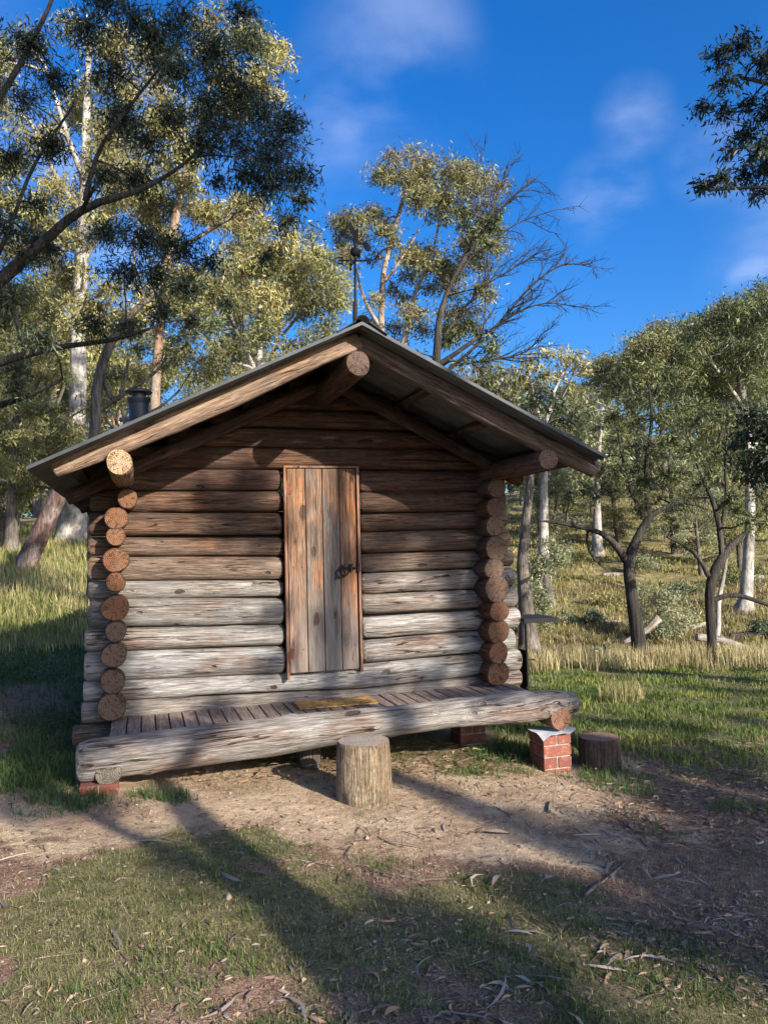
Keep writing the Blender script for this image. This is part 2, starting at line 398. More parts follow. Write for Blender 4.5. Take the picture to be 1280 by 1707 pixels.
# ------------------------------------------------------------------ logs
def log_mesh(name, stations, sides=20, seg=.10, flat=0.0, rough=.035, ends=(True, True), seed=None, knob=3, bev=.010, sq=1.0, mats=None, sup=1.0):
    """stations: [(Vector, radius)] along the log.  Returns (mesh, loc, rotation) with X along the log"""
    rr = random.Random(seed if seed is not None else R.random())
    P = [Vector(p) for p, r in stations]; Rr = [r for p, r in stations]
    d = (P[-1] - P[0]); L = d.length; d.normalize()
    up = Vector((0, 0, 1)) if abs(d.z) < .9 else Vector((0, 1, 0))
    yv = up.cross(d).normalized(); zv = d.cross(yv)
    M = Matrix((d, yv, zv)).transposed(); Mi = M.inverted()
    loc = [Mi @ (p - P[0]) for p in P]
    xs = [q.x for q in loc]; n = max(3, int(L/seg) + 1)
    ts = [0, bev] + [bev + (L - 2*bev)*i/n for i in range(1, n)] + [L - bev, L]
    bumps = [(rr.random()*L, rr.random()*6.28, rr.uniform(.03, .06), rr.uniform(.06, .16)) for i in range(knob)]
    ph = [rr.random()*100 for i in range(4)]
    V = []
    for i, x in enumerate(ts):
        r = float(np.interp(x, xs, Rr)); oy = float(np.interp(x, xs, [q.y for q in loc])); oz = float(np.interp(x, xs, [q.z for q in loc]))
        oy += .25*rough*r*math.sin(x*2.3 + ph[0]); oz += .25*rough*r*math.sin(x*1.9 + ph[1])
        if i in (0, len(ts)-1): r *= 1 - bev/max(r, .02)*.9
        for j in range(sides):
            a = 2*math.pi*j/sides
            k = 1 + rough*(math.sin(2*a + ph[2] + x*.8) + .7*math.sin(3*a + ph[3] - x*1.3)) + rough*1.6*(float(vnoise(x*3.1 + ph[0], j*.55 + ph[1])) - .5)*(1 if 0 < j < sides-1 else .5)
            for bx, ba, bs, bh in bumps:
                da = (a - ba + math.pi) % (2*math.pi) - math.pi; q = ((x-bx)/bs)**2 + (da*r/bs)**2
                if q < 6: k += bh*math.exp(-q)
            cy_, sy_ = math.cos(a), math.sin(a); y, z = r*k*math.copysign(abs(cy_)**sup, cy_), r*k*math.copysign(abs(sy_)**sup, sy_)*sq
            if flat and y < -r*(1-flat): y = -r*(1-flat) - (-y - r*(1-flat))*.15
            V.append((x, y + oy, z + oz))
    m = MB(); fs = []
    for i in range(len(ts)-1):
        for j in range(sides):
            fs.append((i*sides + j, i*sides + (j+1) % sides, (i+1)*sides + (j+1) % sides, (i+1)*sides + j))
    m.add(V, [f[::-1] for f in fs], 0, True)
    for e, i in ((0, 0), (1, len(ts)-1)):
        ring = V[i*sides:(i+1)*sides]; c = Vector((0, 0, 0))
        for q in ring: c += Vector(q)
        c /= sides; tri = [(j, (j+1) % sides, sides) for j in range(sides)]
        m.add(ring + [tuple(c)], tri if e == 0 else [t[::-1] for t in tri], 1 if ends[e] else 0, False)
    me = m.mesh(name, mats or [M_LOG, M_END])
    bm = bmesh.new(); bm.from_mesh(me); bmesh.ops.recalc_face_normals(bm, faces=bm.faces); bm.to_mesh(me); bm.free()
    return me, P[0], M.to_euler()
def log(name, stations, parent, color, off=Vector((0, 0, 0)), **k):
    lk = {a: k.pop(a) for a in ('label', 'cat', 'group', 'kind') if a in k}
    me, loc, rot = log_mesh(name, stations, **k)
    return link(name, me, parent, loc - off, color, rot, **lk)

# ------------------------------------------------------------------ cabin
B0 = Vector((1.35, 6.24, .25))
def W(p): p = Vector(p); return Vector((p.x*ct - p.y*st, p.x*st + p.y*ct, p.z))      # cabin frame -> world
cabin = empty('log_cabin', W(B0), TH, label='small weathered log cabin with low gable roof, plank door and front deck', cat='cabin')
GREY, GREYD, BROWN, RED = (.385, .355, .32), (.285, .24, .20), (.15, .095, .068), (.11, .060, .042)
def shade(c): k = R.uniform(.82, 1.14); h = R.uniform(-.04, .05); return (c[0]*k*(1+h), c[1]*k, c[2]*k*(1-h))
DW = 6.24                                   # axis plane of the front wall's logs
DF = 6.15                                   # the plane on which the photo's log joints were read
# joints of the courses: y in the photo at x = 215, 475, 600, 810
J = [(778, 779, 784.7, 784), (817, 817, 819, 818), (853, 853, 856, 851), (894, 894, 887, 881), (928, 928, 923, 916), (968, 964, 956, 947),
     (998, 998, 990, 982), (1046, 1040, 1027, 1016), (1086, 1078, 1069, 1052), (1135, 1124, 1109, 1088), (1169, 1155, 1150, 1126), (1206, 1190, 1178, 1152)]
JX = (215, 475, 600, 810)
course_tone = [RED, (.115, .066, .046), (.15, .096, .068), (.165, .112, .082), (.215, .16, .122), (.28, .24, .205), (.31, .275, .24), GREY, GREY, GREY, GREYD]
lx = [152, 150, 148, 147, 146, 146, 148, 140, 139, 137, 134]
rx = [846, 848, 850, 853, 858, 858, 862, 865, 856, 864, 866]
def mid(i, k, D=DF):
    a, b = wallpt(JX[k], J[i][k], D), wallpt(JX[k], J[i+1][k], D)
    return Vector((a.x, DW, (a.z + b.z)/2)), (a.z - b.z)/2
for i in range(11):
    P4 = [mid(i, k) for k in range(4)]
    def ext(pa, pb, u): t = (u - pa[0].x)/(pb[0].x - pa[0].x); return (pa[0].lerp(pb[0], t), pa[1])
    Ls = ext(P4[0], P4[1], wallpt(lx[i], 900, DF).x); Rs = ext(P4[3], P4[2], wallpt(rx[i], 900, DF).x)
    ov = .965
    if i < 9:
        ul = wallpt(475, 900, DF).x - .012; ur = wallpt(601, 900, DF).x + .012
        st1 = [Ls, P4[0], ext(P4[0], P4[1], ul)]; st2 = [ext(P4[3], P4[2], ur), P4[3], Rs]
        log('wall_log', [(p, r*ov) for p, r in st1], cabin, shade(course_tone[i]), B0, seed=100+i, bev=.020, sup=.82, sides=28, rough=.045)
        log('wall_log', [(p, r*ov) for p, r in st2], cabin, shade(course_tone[i]), B0, seed=200+i, bev=.020, sup=.82, sides=28, rough=.045)
    else:
        log('wall_log', [(p, r*ov) for p, r in [Ls, P4[0], P4[1], P4[2], P4[3], Rs]], cabin, course_tone[i], B0, seed=300+i, sup=.82, sides=28, rough=.045)
# gable courses
UA, ZA = 1.415, 3.11
slope = math.tan(math.radians(25.6))
GJ = [(778, 784), (743, 750), (711, 715.5), (680, 684.5), (650, 656), (622, 628)]
for i in range(5):
    zl = (wallpt(467, GJ[i][0], DF).z + wallpt(467, GJ[i+1][0], DF).z)/2; zr = (wallpt(600, GJ[i][1], DF).z + wallpt(600, GJ[i+1][1], DF).z)/2
    r = (wallpt(467, GJ[i][0], DF).z - wallpt(467, GJ[i+1][0], DF).z)/2; z = (zl + zr)/2
    half = (ZA - .10 - (z + r))/slope
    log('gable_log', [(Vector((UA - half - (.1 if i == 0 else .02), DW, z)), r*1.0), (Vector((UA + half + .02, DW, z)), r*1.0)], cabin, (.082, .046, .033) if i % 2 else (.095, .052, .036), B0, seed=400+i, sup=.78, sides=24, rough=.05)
# side walls: logs at right angles whose sawn ends show at the corners
DB = 8.6
endL = [(213, 831, 18), (194, 864, 20.5), (193, 894, 17), (193, 934, 22.5), (193, 971, 17.5), (192, 1014, 24), (193, 1053, 19), (190, 1093, 22.5), (188, 1137, 22), (186, 1180, 24.5)]
endR = [(828, 813, 16), (826, 846, 16), (825, 877, 15.5), (828, 915, 19.5), (824, 948, 17), (828, 982, 21), (832, 1019, 16.5), (831, 1053, 19), (831, 1089, 17), (831, 1122, 19)]
for side, L_ in (('l', endL), ('r', endR)):
    for k, (px, py, rp) in enumerate(L_):
        De = 5.97 + R.uniform(-.015, .015); p = wallpt(px, py, De); q = wallpt(px + rp, py, De); r = abs(q.x - p.x)*.98
        tone = shade((.19, .088, .044) if (k < 6 if side == 'l' else k > 5) else (.135, .085, .058))  # sun and shade are put into the tone: lit ends orange, shaded ends darker
        log('side_wall_log', [(p, r), (Vector((p.x, DW, p.z)), r), (Vector((p.x, DB + .28, p.z)), r)], cabin, tone, B0, seed=500 + k + (50 if side == 'r' else 0), seg=.16, bev=.008)
for k in range(12):                                                # back wall
    z = .42 + .155*k; log('back_wall_log', [(Vector((-.30, DB, z)), .08), (Vector((3.0, DB, z)), .08)], cabin, BROWN, B0, seed=600+k, seg=.4, sides=12)
m = MB(); m.box(Vector((1.4, 7.45, .36)) - B0, (2.7, 2.4, .05)); m.build('floor', M_DECK, cabin, color=(.2, .15, .11))
# added dark infill behind the gable logs, so no light leaks through the courses
m = MB(); hw = 1.45
m.add([Vector(p) - B0 for p in ((UA-hw, DW+.02, 2.2), (UA+hw, DW+.02, 2.2), (UA+hw, DW+.05, 2.2), (UA-hw, DW+.05, 2.2), (UA, DW+.02, 2.93), (UA, DW+.05, 2.93))],
      [(0, 1, 4), (2, 3, 5), (0, 4, 5, 3), (1, 2, 5, 4), (0, 3, 2, 1)]); m.build('gable_light_stop', M_LOG, cabin, color=(.08, .05, .04))
m = MB()  # dark sheets added behind the wall logs; their colour gives the gaps shade
m.box(Vector((.47, DW+.045, 1.32)) - B0, (1.15, .03, 1.8)); m.box(Vector((2.32, DW+.045, 1.32)) - B0, (1.25, .03, 1.8)); m.build('wall_gap_shade', M_LOG, cabin, color=(.06, .045, .04))

# purlins (ridge and wall plates) running out under the roof
for (px, py, rp, D1, tone) in ((199, 770, 22.5, 5.11, (.40, .26, .15)), (597, 606, 20.5, 5.10, (.12, .078, .058)), (914, 765, 16, 5.13, (.16, .10, .075))):
    p = wallpt(px, py, D1); r = wallpt(px + rp, py, D1).x - p.x
    log('purlin', [(p, r), (Vector((p.x, DB + .35, p.z)), r*1.1)], cabin, tone, B0, seed=int(px), seg=.14, sides=24, bev=.006)
# barge rafters at the front, half-hewn poles
def rafter(name, pts, D, tone, seed, r=None, flat=.35):
    stn = []
    for px, y0, y1 in pts:
        a, b = wallpt(px, y0, D), wallpt(px, y1, D); stn.append((Vector((a.x, D + .045, (a.z + b.z)/2)), (a.z - b.z)/2*math.cos(math.radians(25))*1.02 if r is None else r))
    return log(name, stn, cabin, tone, B0, seed=seed, flat=flat, knob=6, rough=.05)
rafter('barge_rafter', [(87, 764, 797), (223, 709, 747), (386, 641, 679), (540, 573, 606), (600, 550, 582)], 5.15, (.33, .22, .15), 71)
rafter('barge_rafter', [(596, 551, 583), (707, 612, 644), (804, 664, 699), (906, 719, 753), (998, 767, 797)], 5.16, (.20, .15, .12), 72)
# inner rafters over the wall and between
for D in (6.03, 7.3, 8.5):
    for sgn in (-1, 1):
        a = Vector((UA, D, ZA - .165)); b = Vector((UA + sgn*(1.93 if sgn < 0 else 1.66), D, ZA - .165 - (1.93 if sgn < 0 else 1.66)*slope))
        log('inner_rafter', [(a, .052), (b, .052)], cabin, (.075, .045, .034), B0, seed=80 + int(D), seg=.3, sides=12)
# corrugated roof sheets, three to a side, and their battens
RD0, RD1 = 5.0, 8.95
def roof_sheet(sgn, d0, d1, zoff):
    n = int((d1 - d0)/.0127); V = []; Fq = []
    L = 2.13
    for i in range(n+1):
        D = d0 + (d1 - d0)*i/n; w = .0085*math.sin(D/.076*2*math.pi)
        for t in (0.0, .25, .5, .75, 1.0):
            u = UA + sgn*(.0 + t*(2.055 if sgn < 0 else 1.835)); z = ZA - abs(u-UA)*slope + w + zoff
            V += [(u - B0.x, D - B0.y, z - B0.z), (u - B0.x - sgn*.0, D - B0.y, z - B0.z - .0022)]
    for i in range(n):
        for t in range(4):
            a = i*10 + t*2; b = a + 10
            Fq += [(a, a+2, b+2, b), (a+1, b+1, b+3, a+3)]
        a = i*10; b = a+10; Fq += [(a, b, b+1, a+1), (a+8, a+9, b+9, b+8)]
    for i in (0, n):
        for t in range(4): a = i*10 + t*2; Fq += [(a, a+1, a+3, a+2)]
    me = npmesh('roof_sheet', V, Fq, M_ZINC, smooth_=True); return link('roof_sheet', me, cabin)
for sgn in (-1, 1):
    ds = [RD0, 5.76, 6.52, 7.28, 8.04, RD1]
    for k in range(5): roof_sheet(sgn, ds[k] - (.03 if k else 0), ds[k+1], .0024*(k % 2))
    for t in (.18, .62, 1.1, 1.58, 1.84 if sgn < 0 else 1.74):
        m = MB(); a = math.atan(slope)*sgn; Mx = Matrix.Rotation(a, 3, 'Y')
        m.box(Vector((UA + sgn*t, (RD0 + .30 + RD1)/2, ZA - t*slope - .034)) - B0, (.07, RD1 - RD0 - .36, .036), 0, Mx); m.build('roof_batten', M_DECK, cabin, color=(.06, .042, .032))
# front edge capping strip
for sgn, reach in ((-1, 2.055), (1, 1.835)):
    m = MB(); a = Vector((UA, RD0 - .012, ZA + .004)) - B0; b = a + Vector((sgn*reach, 0, -reach*slope)); up = Vector((0, 0, .009)); dn = Vector((0, 0, -.013)); k = Vector((0, .004, 0)); q = Vector((0, .10, 0))
    m.add([a+up, b+up, b+dn, a+dn, a+up+k, b+up+k, b+dn+k, a+dn+k], [(0, 1, 2, 3), (5, 4, 7, 6), (0, 4, 5, 1), (3, 2, 6, 7), (0, 3, 7, 4), (1, 5, 6, 2)])
    m.build('barge_flashing', M_EDGE, cabin)
# rolled ridge capping
m = MB(); prof = []
for k in range(9): a = math.pi*k/8; prof.append((UA + .045*math.cos(a), ZA + .012 + .045*math.sin(a)))
prof = [(UA + .17, ZA - .17*slope + .016)] + prof + [(UA - .17, ZA - .17*slope + .016)]
V = [];
for D in (RD0 - .03, RD1 + .02): V += [Vector((u, D, z)) - B0 for u, z in prof] + [Vector((u, D, z - .006)) - B0 for u, z in prof]
n = len(prof); fs = []
for i in range(n-1): fs += [(i, i+1, 2*n+i+1, 2*n+i), (n+i+1, n+i, 3*n+i, 3*n+i+1), (i, n+i, n+i+1, i+1), (2*n+i, 2*n+i+1, 3*n+i+1, 3*n+i)]
m.add(V, fs, 0, True); m.build('ridge_cap', M_FLUE, cabin)
# flue
pf = wallpt(232, 690, 7.1); fz = pf.z - .25
m = MB(); m.tube([Vector((pf.x, 7.1, fz)) - B0, Vector((pf.x, 7.1, pf.z + .135)) - B0], .083, 20); fl = m.build('flue_pipe', M_FLUE, cabin)
m = MB(); zt = pf.z + .135
m.tube([Vector((pf.x, 7.1, zt - .05)) - B0, Vector((pf.x, 7.1, zt - .012)) - B0, Vector((pf.x, 7.1, zt)) - B0], [.084, .100, .100], 20)
m.tube([Vector((pf.x, 7.1, zt)) - B0, Vector((pf.x, 7.1, zt + .05)) - B0], .06, 16)
m.tube([Vector((pf.x, 7.1, zt + .045)) - B0, Vector((pf.x, 7.1, zt + .055)) - B0, Vector((pf.x, 7.1, zt + .075)) - B0, Vector((pf.x, 7.1, zt + .088)) - B0], [.110, .118, .085, .01], 24)
m.build('flue_cowl', M_FLUE, fl)

# ------------------------------------------------------------------ door
DD = 6.12
dl, dr = wallpt(481, 950, DD).x, wallpt(596, 950, DD).x
zt_, zb_ = wallpt(540, 781, DD).z, wallpt(540, 1119, DD).z
dc = Vector(((dl+dr)/2, DD + .018, (zt_+zb_)/2))
m = MB(); m.box((0, .022, 0), (dr - dl - .004, .018, zt_ - zb_ - .01)); door = m.build('door', M_PLANK, cabin, dc - B0, (.10, .06, .04))
fr = [0, .262, .505, .752, 1.0]; tones = [(.215, .125, .076), (.17, .12, .09), (.17, .14, .12), (.135, .07, .045)]
plab = ['orange brown door plank on the hinge side', 'brown and grey second plank', 'silver grey third plank', 'dark red brown plank carrying the latch']
for k in range(4):
    w = (fr[k+1] - fr[k])*(dr - dl) - .0065; cxp = dl + (fr[k] + fr[k+1])/2*(dr - dl)
    b = MB(); b.box((0, 0, 0), (w, .024, zt_ - zb_)); me = bevel_mesh(b.mesh('plank', M_PLANK), .003)
    link('plank', me, door, Vector((cxp, 0, 0)) - Vector((dc.x, R.uniform(-.002, .002), 0)), tones[k], label=plab[k])
for k in range(4):
    cxp = (fr[k] + fr[k+1])/2*(dr - dl) - (dr - dl)/2; m = MB()
    for dx in (-.035, .035):
        for zz in (.62, .02, -.62): m.tube([(cxp + dx, -.0135, zz + .004*k), (cxp + dx, -.0100, zz + .004*k)], .0042, 8)
    m.build('nail_heads', M_IRON, door, kind='stuff')
for (x0, tone, z1) in ((dl - .016, (.24, .12, .075), zb_ - .045), (dr + .016, (.20, .11, .075), zb_ - .02)):
    m = MB(); m.box(Vector((x0, DD + .012, (zt_ + z1)/2)) - B0, (.020, .05, zt_ - z1 + .004)); m.build('door_jamb', M_PLANK, cabin, color=tone)
m = MB(); m.box(Vector(((dl+dr)/2, DD + .015, zt_ + .012)) - B0, (dr - dl + .052, .05, .014)); m.build('door_head', M_PLANK, cabin, color=(.22, .12, .08))
for py in (815, 1090):
    hz_ = wallpt(480, py, DD).z - dc.z; m = MB(); hx = dl - dc.x
    m.tube([(hx - .008, -.022, hz_ - .06), (hx - .008, -.022, hz_ + .06)], .009, 10)
    m.box((hx + .018, -.0155, hz_), (.034, .004, .085)); m.box((hx - .022, -.0155, hz_ - .02), (.018, .004, .05))
    for s_ in (-.03, 0, .03): m.tube([(hx + .022, -.021, hz_ + s_), (hx + .022, -.016, hz_ + s_)], .005, 8)
    m.build('hinge', M_RUST, door)
lz = wallpt(572, 947, DD).z - dc.z; lxp = wallpt(570, 948, DD).x - dc.x
m = MB(); ring = [(lxp, -.030, lz), ] ; m.tube([(lxp, -.016, lz + .0), (lxp, -.040, lz)], .024, 14)
m.tube([(lxp + .01, -.03, lz), (dr - dc.x + .012, -.03, lz)], .0075, 8)
m.box((lxp + .073, -.026, lz), (.016, .024, .062)); m.box((dr - dc.x + .006, -.022, lz), (.020, .03, .072))
latch = m.build('bolt_latch', M_IRON, door)
for (ox, oz, rr_) in ((-.018, -.042, .034), (.014, -.030, .032)):
    m = MB(); m.tube([(lxp + ox + rr_*math.cos(a), -.036 - .006*(ox > 0), lz + oz + rr_*math.sin(a)) for a in [2*math.pi*k/20 for k in range(20)]], .0055, 8, closed=True)
    m.build('handle_ring', M_IRON, latch)

# ------------------------------------------------------------------ deck
fp = [(128, 1240, 1302), (150, 1232, 1300), (220, 1223, 1290), (325, 1212, 1277), (450, 1197, 1262), (540, 1187, 1246), (650, 1178, 1229), (760, 1165, 1215), (877, 1150, 1208), (940, 1150, 1194), (963, 1156, 1188)]
stn = []
for px, y0, y1 in fp:
    a, b = wallpt(px, y0, 5.40), wallpt(px, y1, 5.40); stn.append((Vector((a.x, 5.43, (a.z+b.z)/2 - .004)), (a.z-b.z)/2*.985))
log('deck_edge_log', stn, cabin, (.32, .285, .25), B0, seed=41, sides=28, knob=9, rough=.045, seg=.06, bev=.02)
u = -.165; k = 0
while u < 2.93:
    w = .0870 if k else .10
    b = MB(); b.box((0, 0, 0), (w, .74, .026)); me = bevel_mesh(b.mesh('deck_board', M_DECK), .003)
    g_ = R.uniform(.85, 1.15); link('deck_board', me, cabin, Vector((u, 5.79, .412 + .008*u + R.uniform(-.0015, .0015))) - B0, (.27*g_, .20*g_, .165*g_)); u += .0957 + (.006 if k == 0 else 0); k += 1
for (px, py, rp, D1, tone) in ((181, 1290, 22, 5.315, (.15, .13, .10)), (935, 1199, 17, 5.33, (.20, .10, .06))):
    p = wallpt(px, py, D1); r = wallpt(px + rp, py, D1).x - p.x
    log('bearer_log', [(p, r), (Vector((p.x, 6.5, p.z + .03)), r)], cabin, tone, B0, seed=int(px)+3, bev=.005)
log('bearer_log', [(Vector((1.35, 5.55, .27)), .07), (Vector((1.35, 8.4, .27)), .07)], cabin, (.1, .08, .06), B0, seed=9)
p = wallpt(150, 1222, 6.1); log('sill_beam', [(Vector((p.x - .12, 6.2, .30)), .085), (Vector((3.05, 6.2, .30)), .085)], cabin, (.13, .10, .08), B0, seed=91)

# ------------------------------------------------------------------ brick piers
def pier(px, D, courses, top, lab, tin=False, uo=None):
    p = wallpt(px, 1250, D); uc = p.x if uo is None else uo
    root = empty('brick_pier', W((uc, D + .115, top - courses*.086)), TH, label=lab, cat='brick pier', group='brick piers under the cabin')
    m = MB(); m.box((0, 0, courses*.086/2 - .004), (.216, .216, courses*.086 - .008)); m.build('mortar', M_MORTAR, root)
    for c in range(courses):
        for k in (-1, 1):
            b = MB(); sz = (.230, .110, .076) if c % 2 == (courses % 2) else (.110, .230, .076); b.box((0, 0, 0), sz); me = bevel_mesh(b.mesh('brick', M_BRICK), .004)
            off = Vector((0, k*.060, 0)) if sz[0] > sz[1] else Vector((k*.060, 0, 0)); g_ = R.uniform(.8, 1.15)
            link('brick', me, root, off + Vector((0, 0, c*.086 + .042)), (.205*g_, .072*g_, .05*g_))
    if tin:
        m = MB(); z = courses*.086 + .004; N = 8; vs_ = []; 
        for i in range(N+1):
            for j in range(N+1):
                x, y = -.140 + .275*i/N, -.160 + .295*j/N; q = max(0, -x - .075)*max(0, -y - .06)*5 + max(0, x - .09)*-.5
                vs_.append((x, y, z - q*1.2 + .004*math.sin(i*1.7 + j)))
        fs = [(i*(N+1)+j, (i+1)*(N+1)+j, (i+1)*(N+1)+j+1, i*(N+1)+j+1) for i in range(N) for j in range(N)]
        m.add(vs_, fs, 0, True); m.add([(a, b, c - .0015) for a, b, c in vs_], [f[::-1] for f in fs], 0, True); m.build('tin_cap', M_TIN, root)
    return root
pr = wallpt(925, 1222, 5.33)
pier(929, 5.33, 4, pr.z - .004, 'red brick pier with bent silver tin cap under the right end of the deck log', True)
pier(833, 6.15, 5, .31, 'shadowed brick pier set back under the right corner of the cabin wall', uo=2.62)
pier(165, 5.30, 1, wallpt(165, 1308, 5.3).z, 'single low brick course in grass under the left deck log end', uo=-.27)
# dark timber post in the shade under the middle of the deck
pg = W((1.15, 5.75, 0)); 
me, l_, r_ = log_mesh('support_post', [(Vector((pg.x, pg.y, gz(pg.x, pg.y) - .05)), .09), (Vector((pg.x, pg.y, .34)), .085)], seed=5)
link('support_post', me, None, l_, (.12, .10, .08), r_, label='dark round timber post in the shade behind the upright stump', cat='post')

# ------------------------------------------------------------------ sawn stumps
def stump(px, py, rb, rt, h, lab, tone, mats, seed, lean=(0, 0)):
    g = onground(px, py); base = Vector((g.x, g.y, g.z)); base += Vector((0, rb*.9, 0)); base.z = gz(base.x, base.y) - .012
    root = empty('stump', base, label=lab, cat='stump')
    top = base + Vector((lean[0], lean[1], h))
    me, l_, r_ = log_mesh('bark', [(base, rb), (base.lerp(top, .15), rb*.985), (base.lerp(top, .6), (rb+rt)/2), (base.lerp(top, .95), rt), (top, rt*.985)], sides=48, seg=.02, rough=.022, seed=seed, knob=2, bev=.006, mats=mats)
    return link('bark', me, root, l_ - base, tone, r_)
def stump_end(name, c0, c1):
    m = NT(name); v = m.n('TexCoord').outputs['Object']; s_ = m.n('SeparateXYZ'); m.set(s_.inputs[0], v)
    q = m.n('CombineXYZ'); m.set(q.inputs[0], s_.outputs[1]); m.set(q.inputs[1], s_.outputs[2]); rr_ = m.vmath('LENGTH', q.outputs[0])
    w = m.noise(v, 12, 4); n = m.noise(v, 70, 5, .7)
    r_ = m.math('SINE', m.math('MULTIPLY', m.math('ADD', rr_, m.math('MULTIPLY', w, .03)), 480.0))
    c = m.scalecol(m.mix(m.ms(w, .4, .65), c0, c1), m.ms(r_, -1, 1, .82, 1.1)); c = m.scalecol(c, m.ms(n, .3, .7, .6, 1.25)); m.bump(n, .5, .005); return m.fin(c, .9)
stump(607, 1347, .182, .166, .385, 'upright pale stump with split bark on bare earth before the deck', (1, 1, 1), [bark_material('pale_stump_bark', (.27, .19, .115), (.38, .30, .20), 60, 1.0, (.4, .65), .28), stump_end('pale_stump_top', (.34, .27, .21), (.26, .22, .19))], 21)
# bark stretched along the log's own X axis for these two
for mt in bpy.data.materials:
    if mt.name in ('pale_stump_bark',):
        for nd in mt.node_tree.nodes:
            if nd.type == 'VECT_MATH' and nd.operation == 'MULTIPLY' and abs(nd.inputs[1].default_value[0] - 60) < 1: nd.inputs[1].default_value = (1.6, 60, 60)
M_DS = bark_material('dark_stump_bark', (.075, .05, .038), (.12, .085, .06), 40, .8, (.4, .65), .4)
for nd in M_DS.node_tree.nodes:
    if nd.type == 'VECT_MATH' and nd.operation == 'MULTIPLY' and abs(nd.inputs[1].default_value[0] - 40) < 1: nd.inputs[1].default_value = (1.6, 40, 40)
stump(1008, 1287, .155, .152, .235, 'low dark stump with reddish sawn top beside the brick pier', (1, 1, 1), [M_DS, stump_end('red_stump_top', (.27, .15, .11), (.20, .12, .09))], 22)

# ------------------------------------------------------------------ door mat, shelf, weather vane
pm = [wallpt(487, 1168, 6.09), wallpt(632, 1167, 5.9)]
u0, u1 = 1.10, 1.70
mroot_p = W(((u0+u1)/2, 5.93, .441)); nx_, ny_ = 30, 16; m = MB(); V = []
for i in range(nx_+1):
    for j in range(ny_+1):
        x, y = (i/nx_-.5)*(u1-u0), (j/ny_-.5)*.27; V.append((x, y, .007 + .005*float(vnoise(i*.8, j*.8)) + .003*math.sin(i*.5)))
fs = [(i*(ny_+1)+j, (i+1)*(ny_+1)+j, (i+1)*(ny_+1)+j+1, i*(ny_+1)+j+1) for i in range(nx_) for j in range(ny_)]
m.add(V, fs, 0, True); m.box((0, 0, .003), (u1-u0, .27, .008))
mo = m.build('door_mat', M_MAT, None, mroot_p, label='golden brown coir mat lying on the deck boards below the door', cat='door mat'); mo.rotation_euler = (0, 0, TH)

ps = wallpt(868, 1032, 6.95)
shelf = empty('metal_shelf', W((ps.x, 6.95, gz(*W((ps.x, 6.95, 0)).xy))), TH, label='black metal shelf on thin legs standing against the right side of the cabin', cat='shelf')
zs = ps.z - gz(*W((ps.x, 6.95, 0)).xy)
b = MB(); b.box((.16, .10, zs), (.37, .42, .018)); b.box((.16, -.112, zs - .018), (.37, .012, .03)); b.build('shelf_top', M_IRON, shelf)
for (x, y) in ((.0, -.10), (.035, -.02), (.0, .28)):
    b = MB(); b.tube([(x, y, 0), (x, y, zs)], .010, 8); b.build('leg', M_IRON, shelf)
b = MB(); b.tube([(.02, -.10, zs*.62), (.05, .2, zs*.62)], .007, 6); b.tube([(-.01, -.10, zs*.62), (.08, -.10, zs*.62)], .008, 6); b.tube([(-.02, -.10, zs*.36), (.08, -.10, zs*.36)], .008, 6); b.tube([(-.04, -.10, zs*.12), (.08, -.10, zs*.12)], .008, 6)
b.box((.04, .05, zs*.45), (.02, .16, zs*.5)); b.build('side_rail', M_IRON, shelf)
b = MB(); b.tube([(.0, -.11, zs + .01), (.0, -.11, zs + .05), (.06, -.10, zs + .05), (.06, -.1, zs + .01)], .004, 6); b.build('wire_handle', M_IRON, shelf)

DV = 5.30
def vp(px, py): p = wallpt(px, py, DV); return Vector((p.x, DV, p.z))
vb = vp(592, 540); vane = empty('weather_vane', W(vb), TH, label='black iron weather vane with ball and compass letters on the roof ridge', cat='weather vane')
def vl(px, py, dy=0): q = vp(px, py) - vb; return Vector((q.x, dy, q.z))
b = MB(); b.tube([vl(592, 556), vl(592, 505), vl(592, 500), vl(591.5, 400)], [.017, .017, .009, .008], 10); b.build('pole', M_IRON, vane)
b = MB(); b.box(vl(592, 549), (.10, .12, .02)); b.build('foot_plate', M_IRON, vane)
c = vl(591.5, 420); b = MB(); b.tube([c + Vector((0, 0, .034*math.sin(a))) for a in [-1.5, -1.1, -.7, -.35, 0, .35, .7, 1.1, 1.5]], [max(.004, .034*math.cos(a)) for a in [-1.5, -1.1, -.7, -.35, 0, .35, .7, 1.1, 1.5]], 18); b.build('ball', M_IRON, vane)
b = MB(); b.tube([vl(570, 434.5), vl(612, 434.5)], .006, 6); cc = vl(591.5, 434.5); b.tube([cc + Vector((0, -.10, 0)), cc + Vector((0, .10, 0))], .0045, 6); b.build('compass_arms', M_IRON, vane)
def strokes(name, lines, org, w, h, rotz=0, t=.0105):
    b = MB()
    for (x0, z0, x1, z1) in lines:
        p0 = Vector(((x0-.5)*w, 0, (z0-.5)*h)); p1 = Vector(((x1-.5)*w, 0, (z1-.5)*h)); d = p1 - p0; a = math.atan2(d.z, d.x)
        b.box((p0+p1)/2, (d.length + t, .006, t), 0, Matrix.Rotation(-a, 3, 'Y'))
    o = b.build(name, M_IRON, vane, org); o.rotation_euler = (0, 0, rotz)
strokes('letter_e', [(1, 0, 1, 1), (0, 0, 1, 0), (0, 1, 1, 1), (.25, .5, 1, .5)], vl(567.5, 434.5), .026, .044)         # seen from the back, so mirrored
strokes('letter_w', [(0, 1, .25, 0), (.25, 0, .5, .8), (.5, .8, .75, 0), (.75, 0, 1, 1)], vl(615, 434.5), .034, .044)
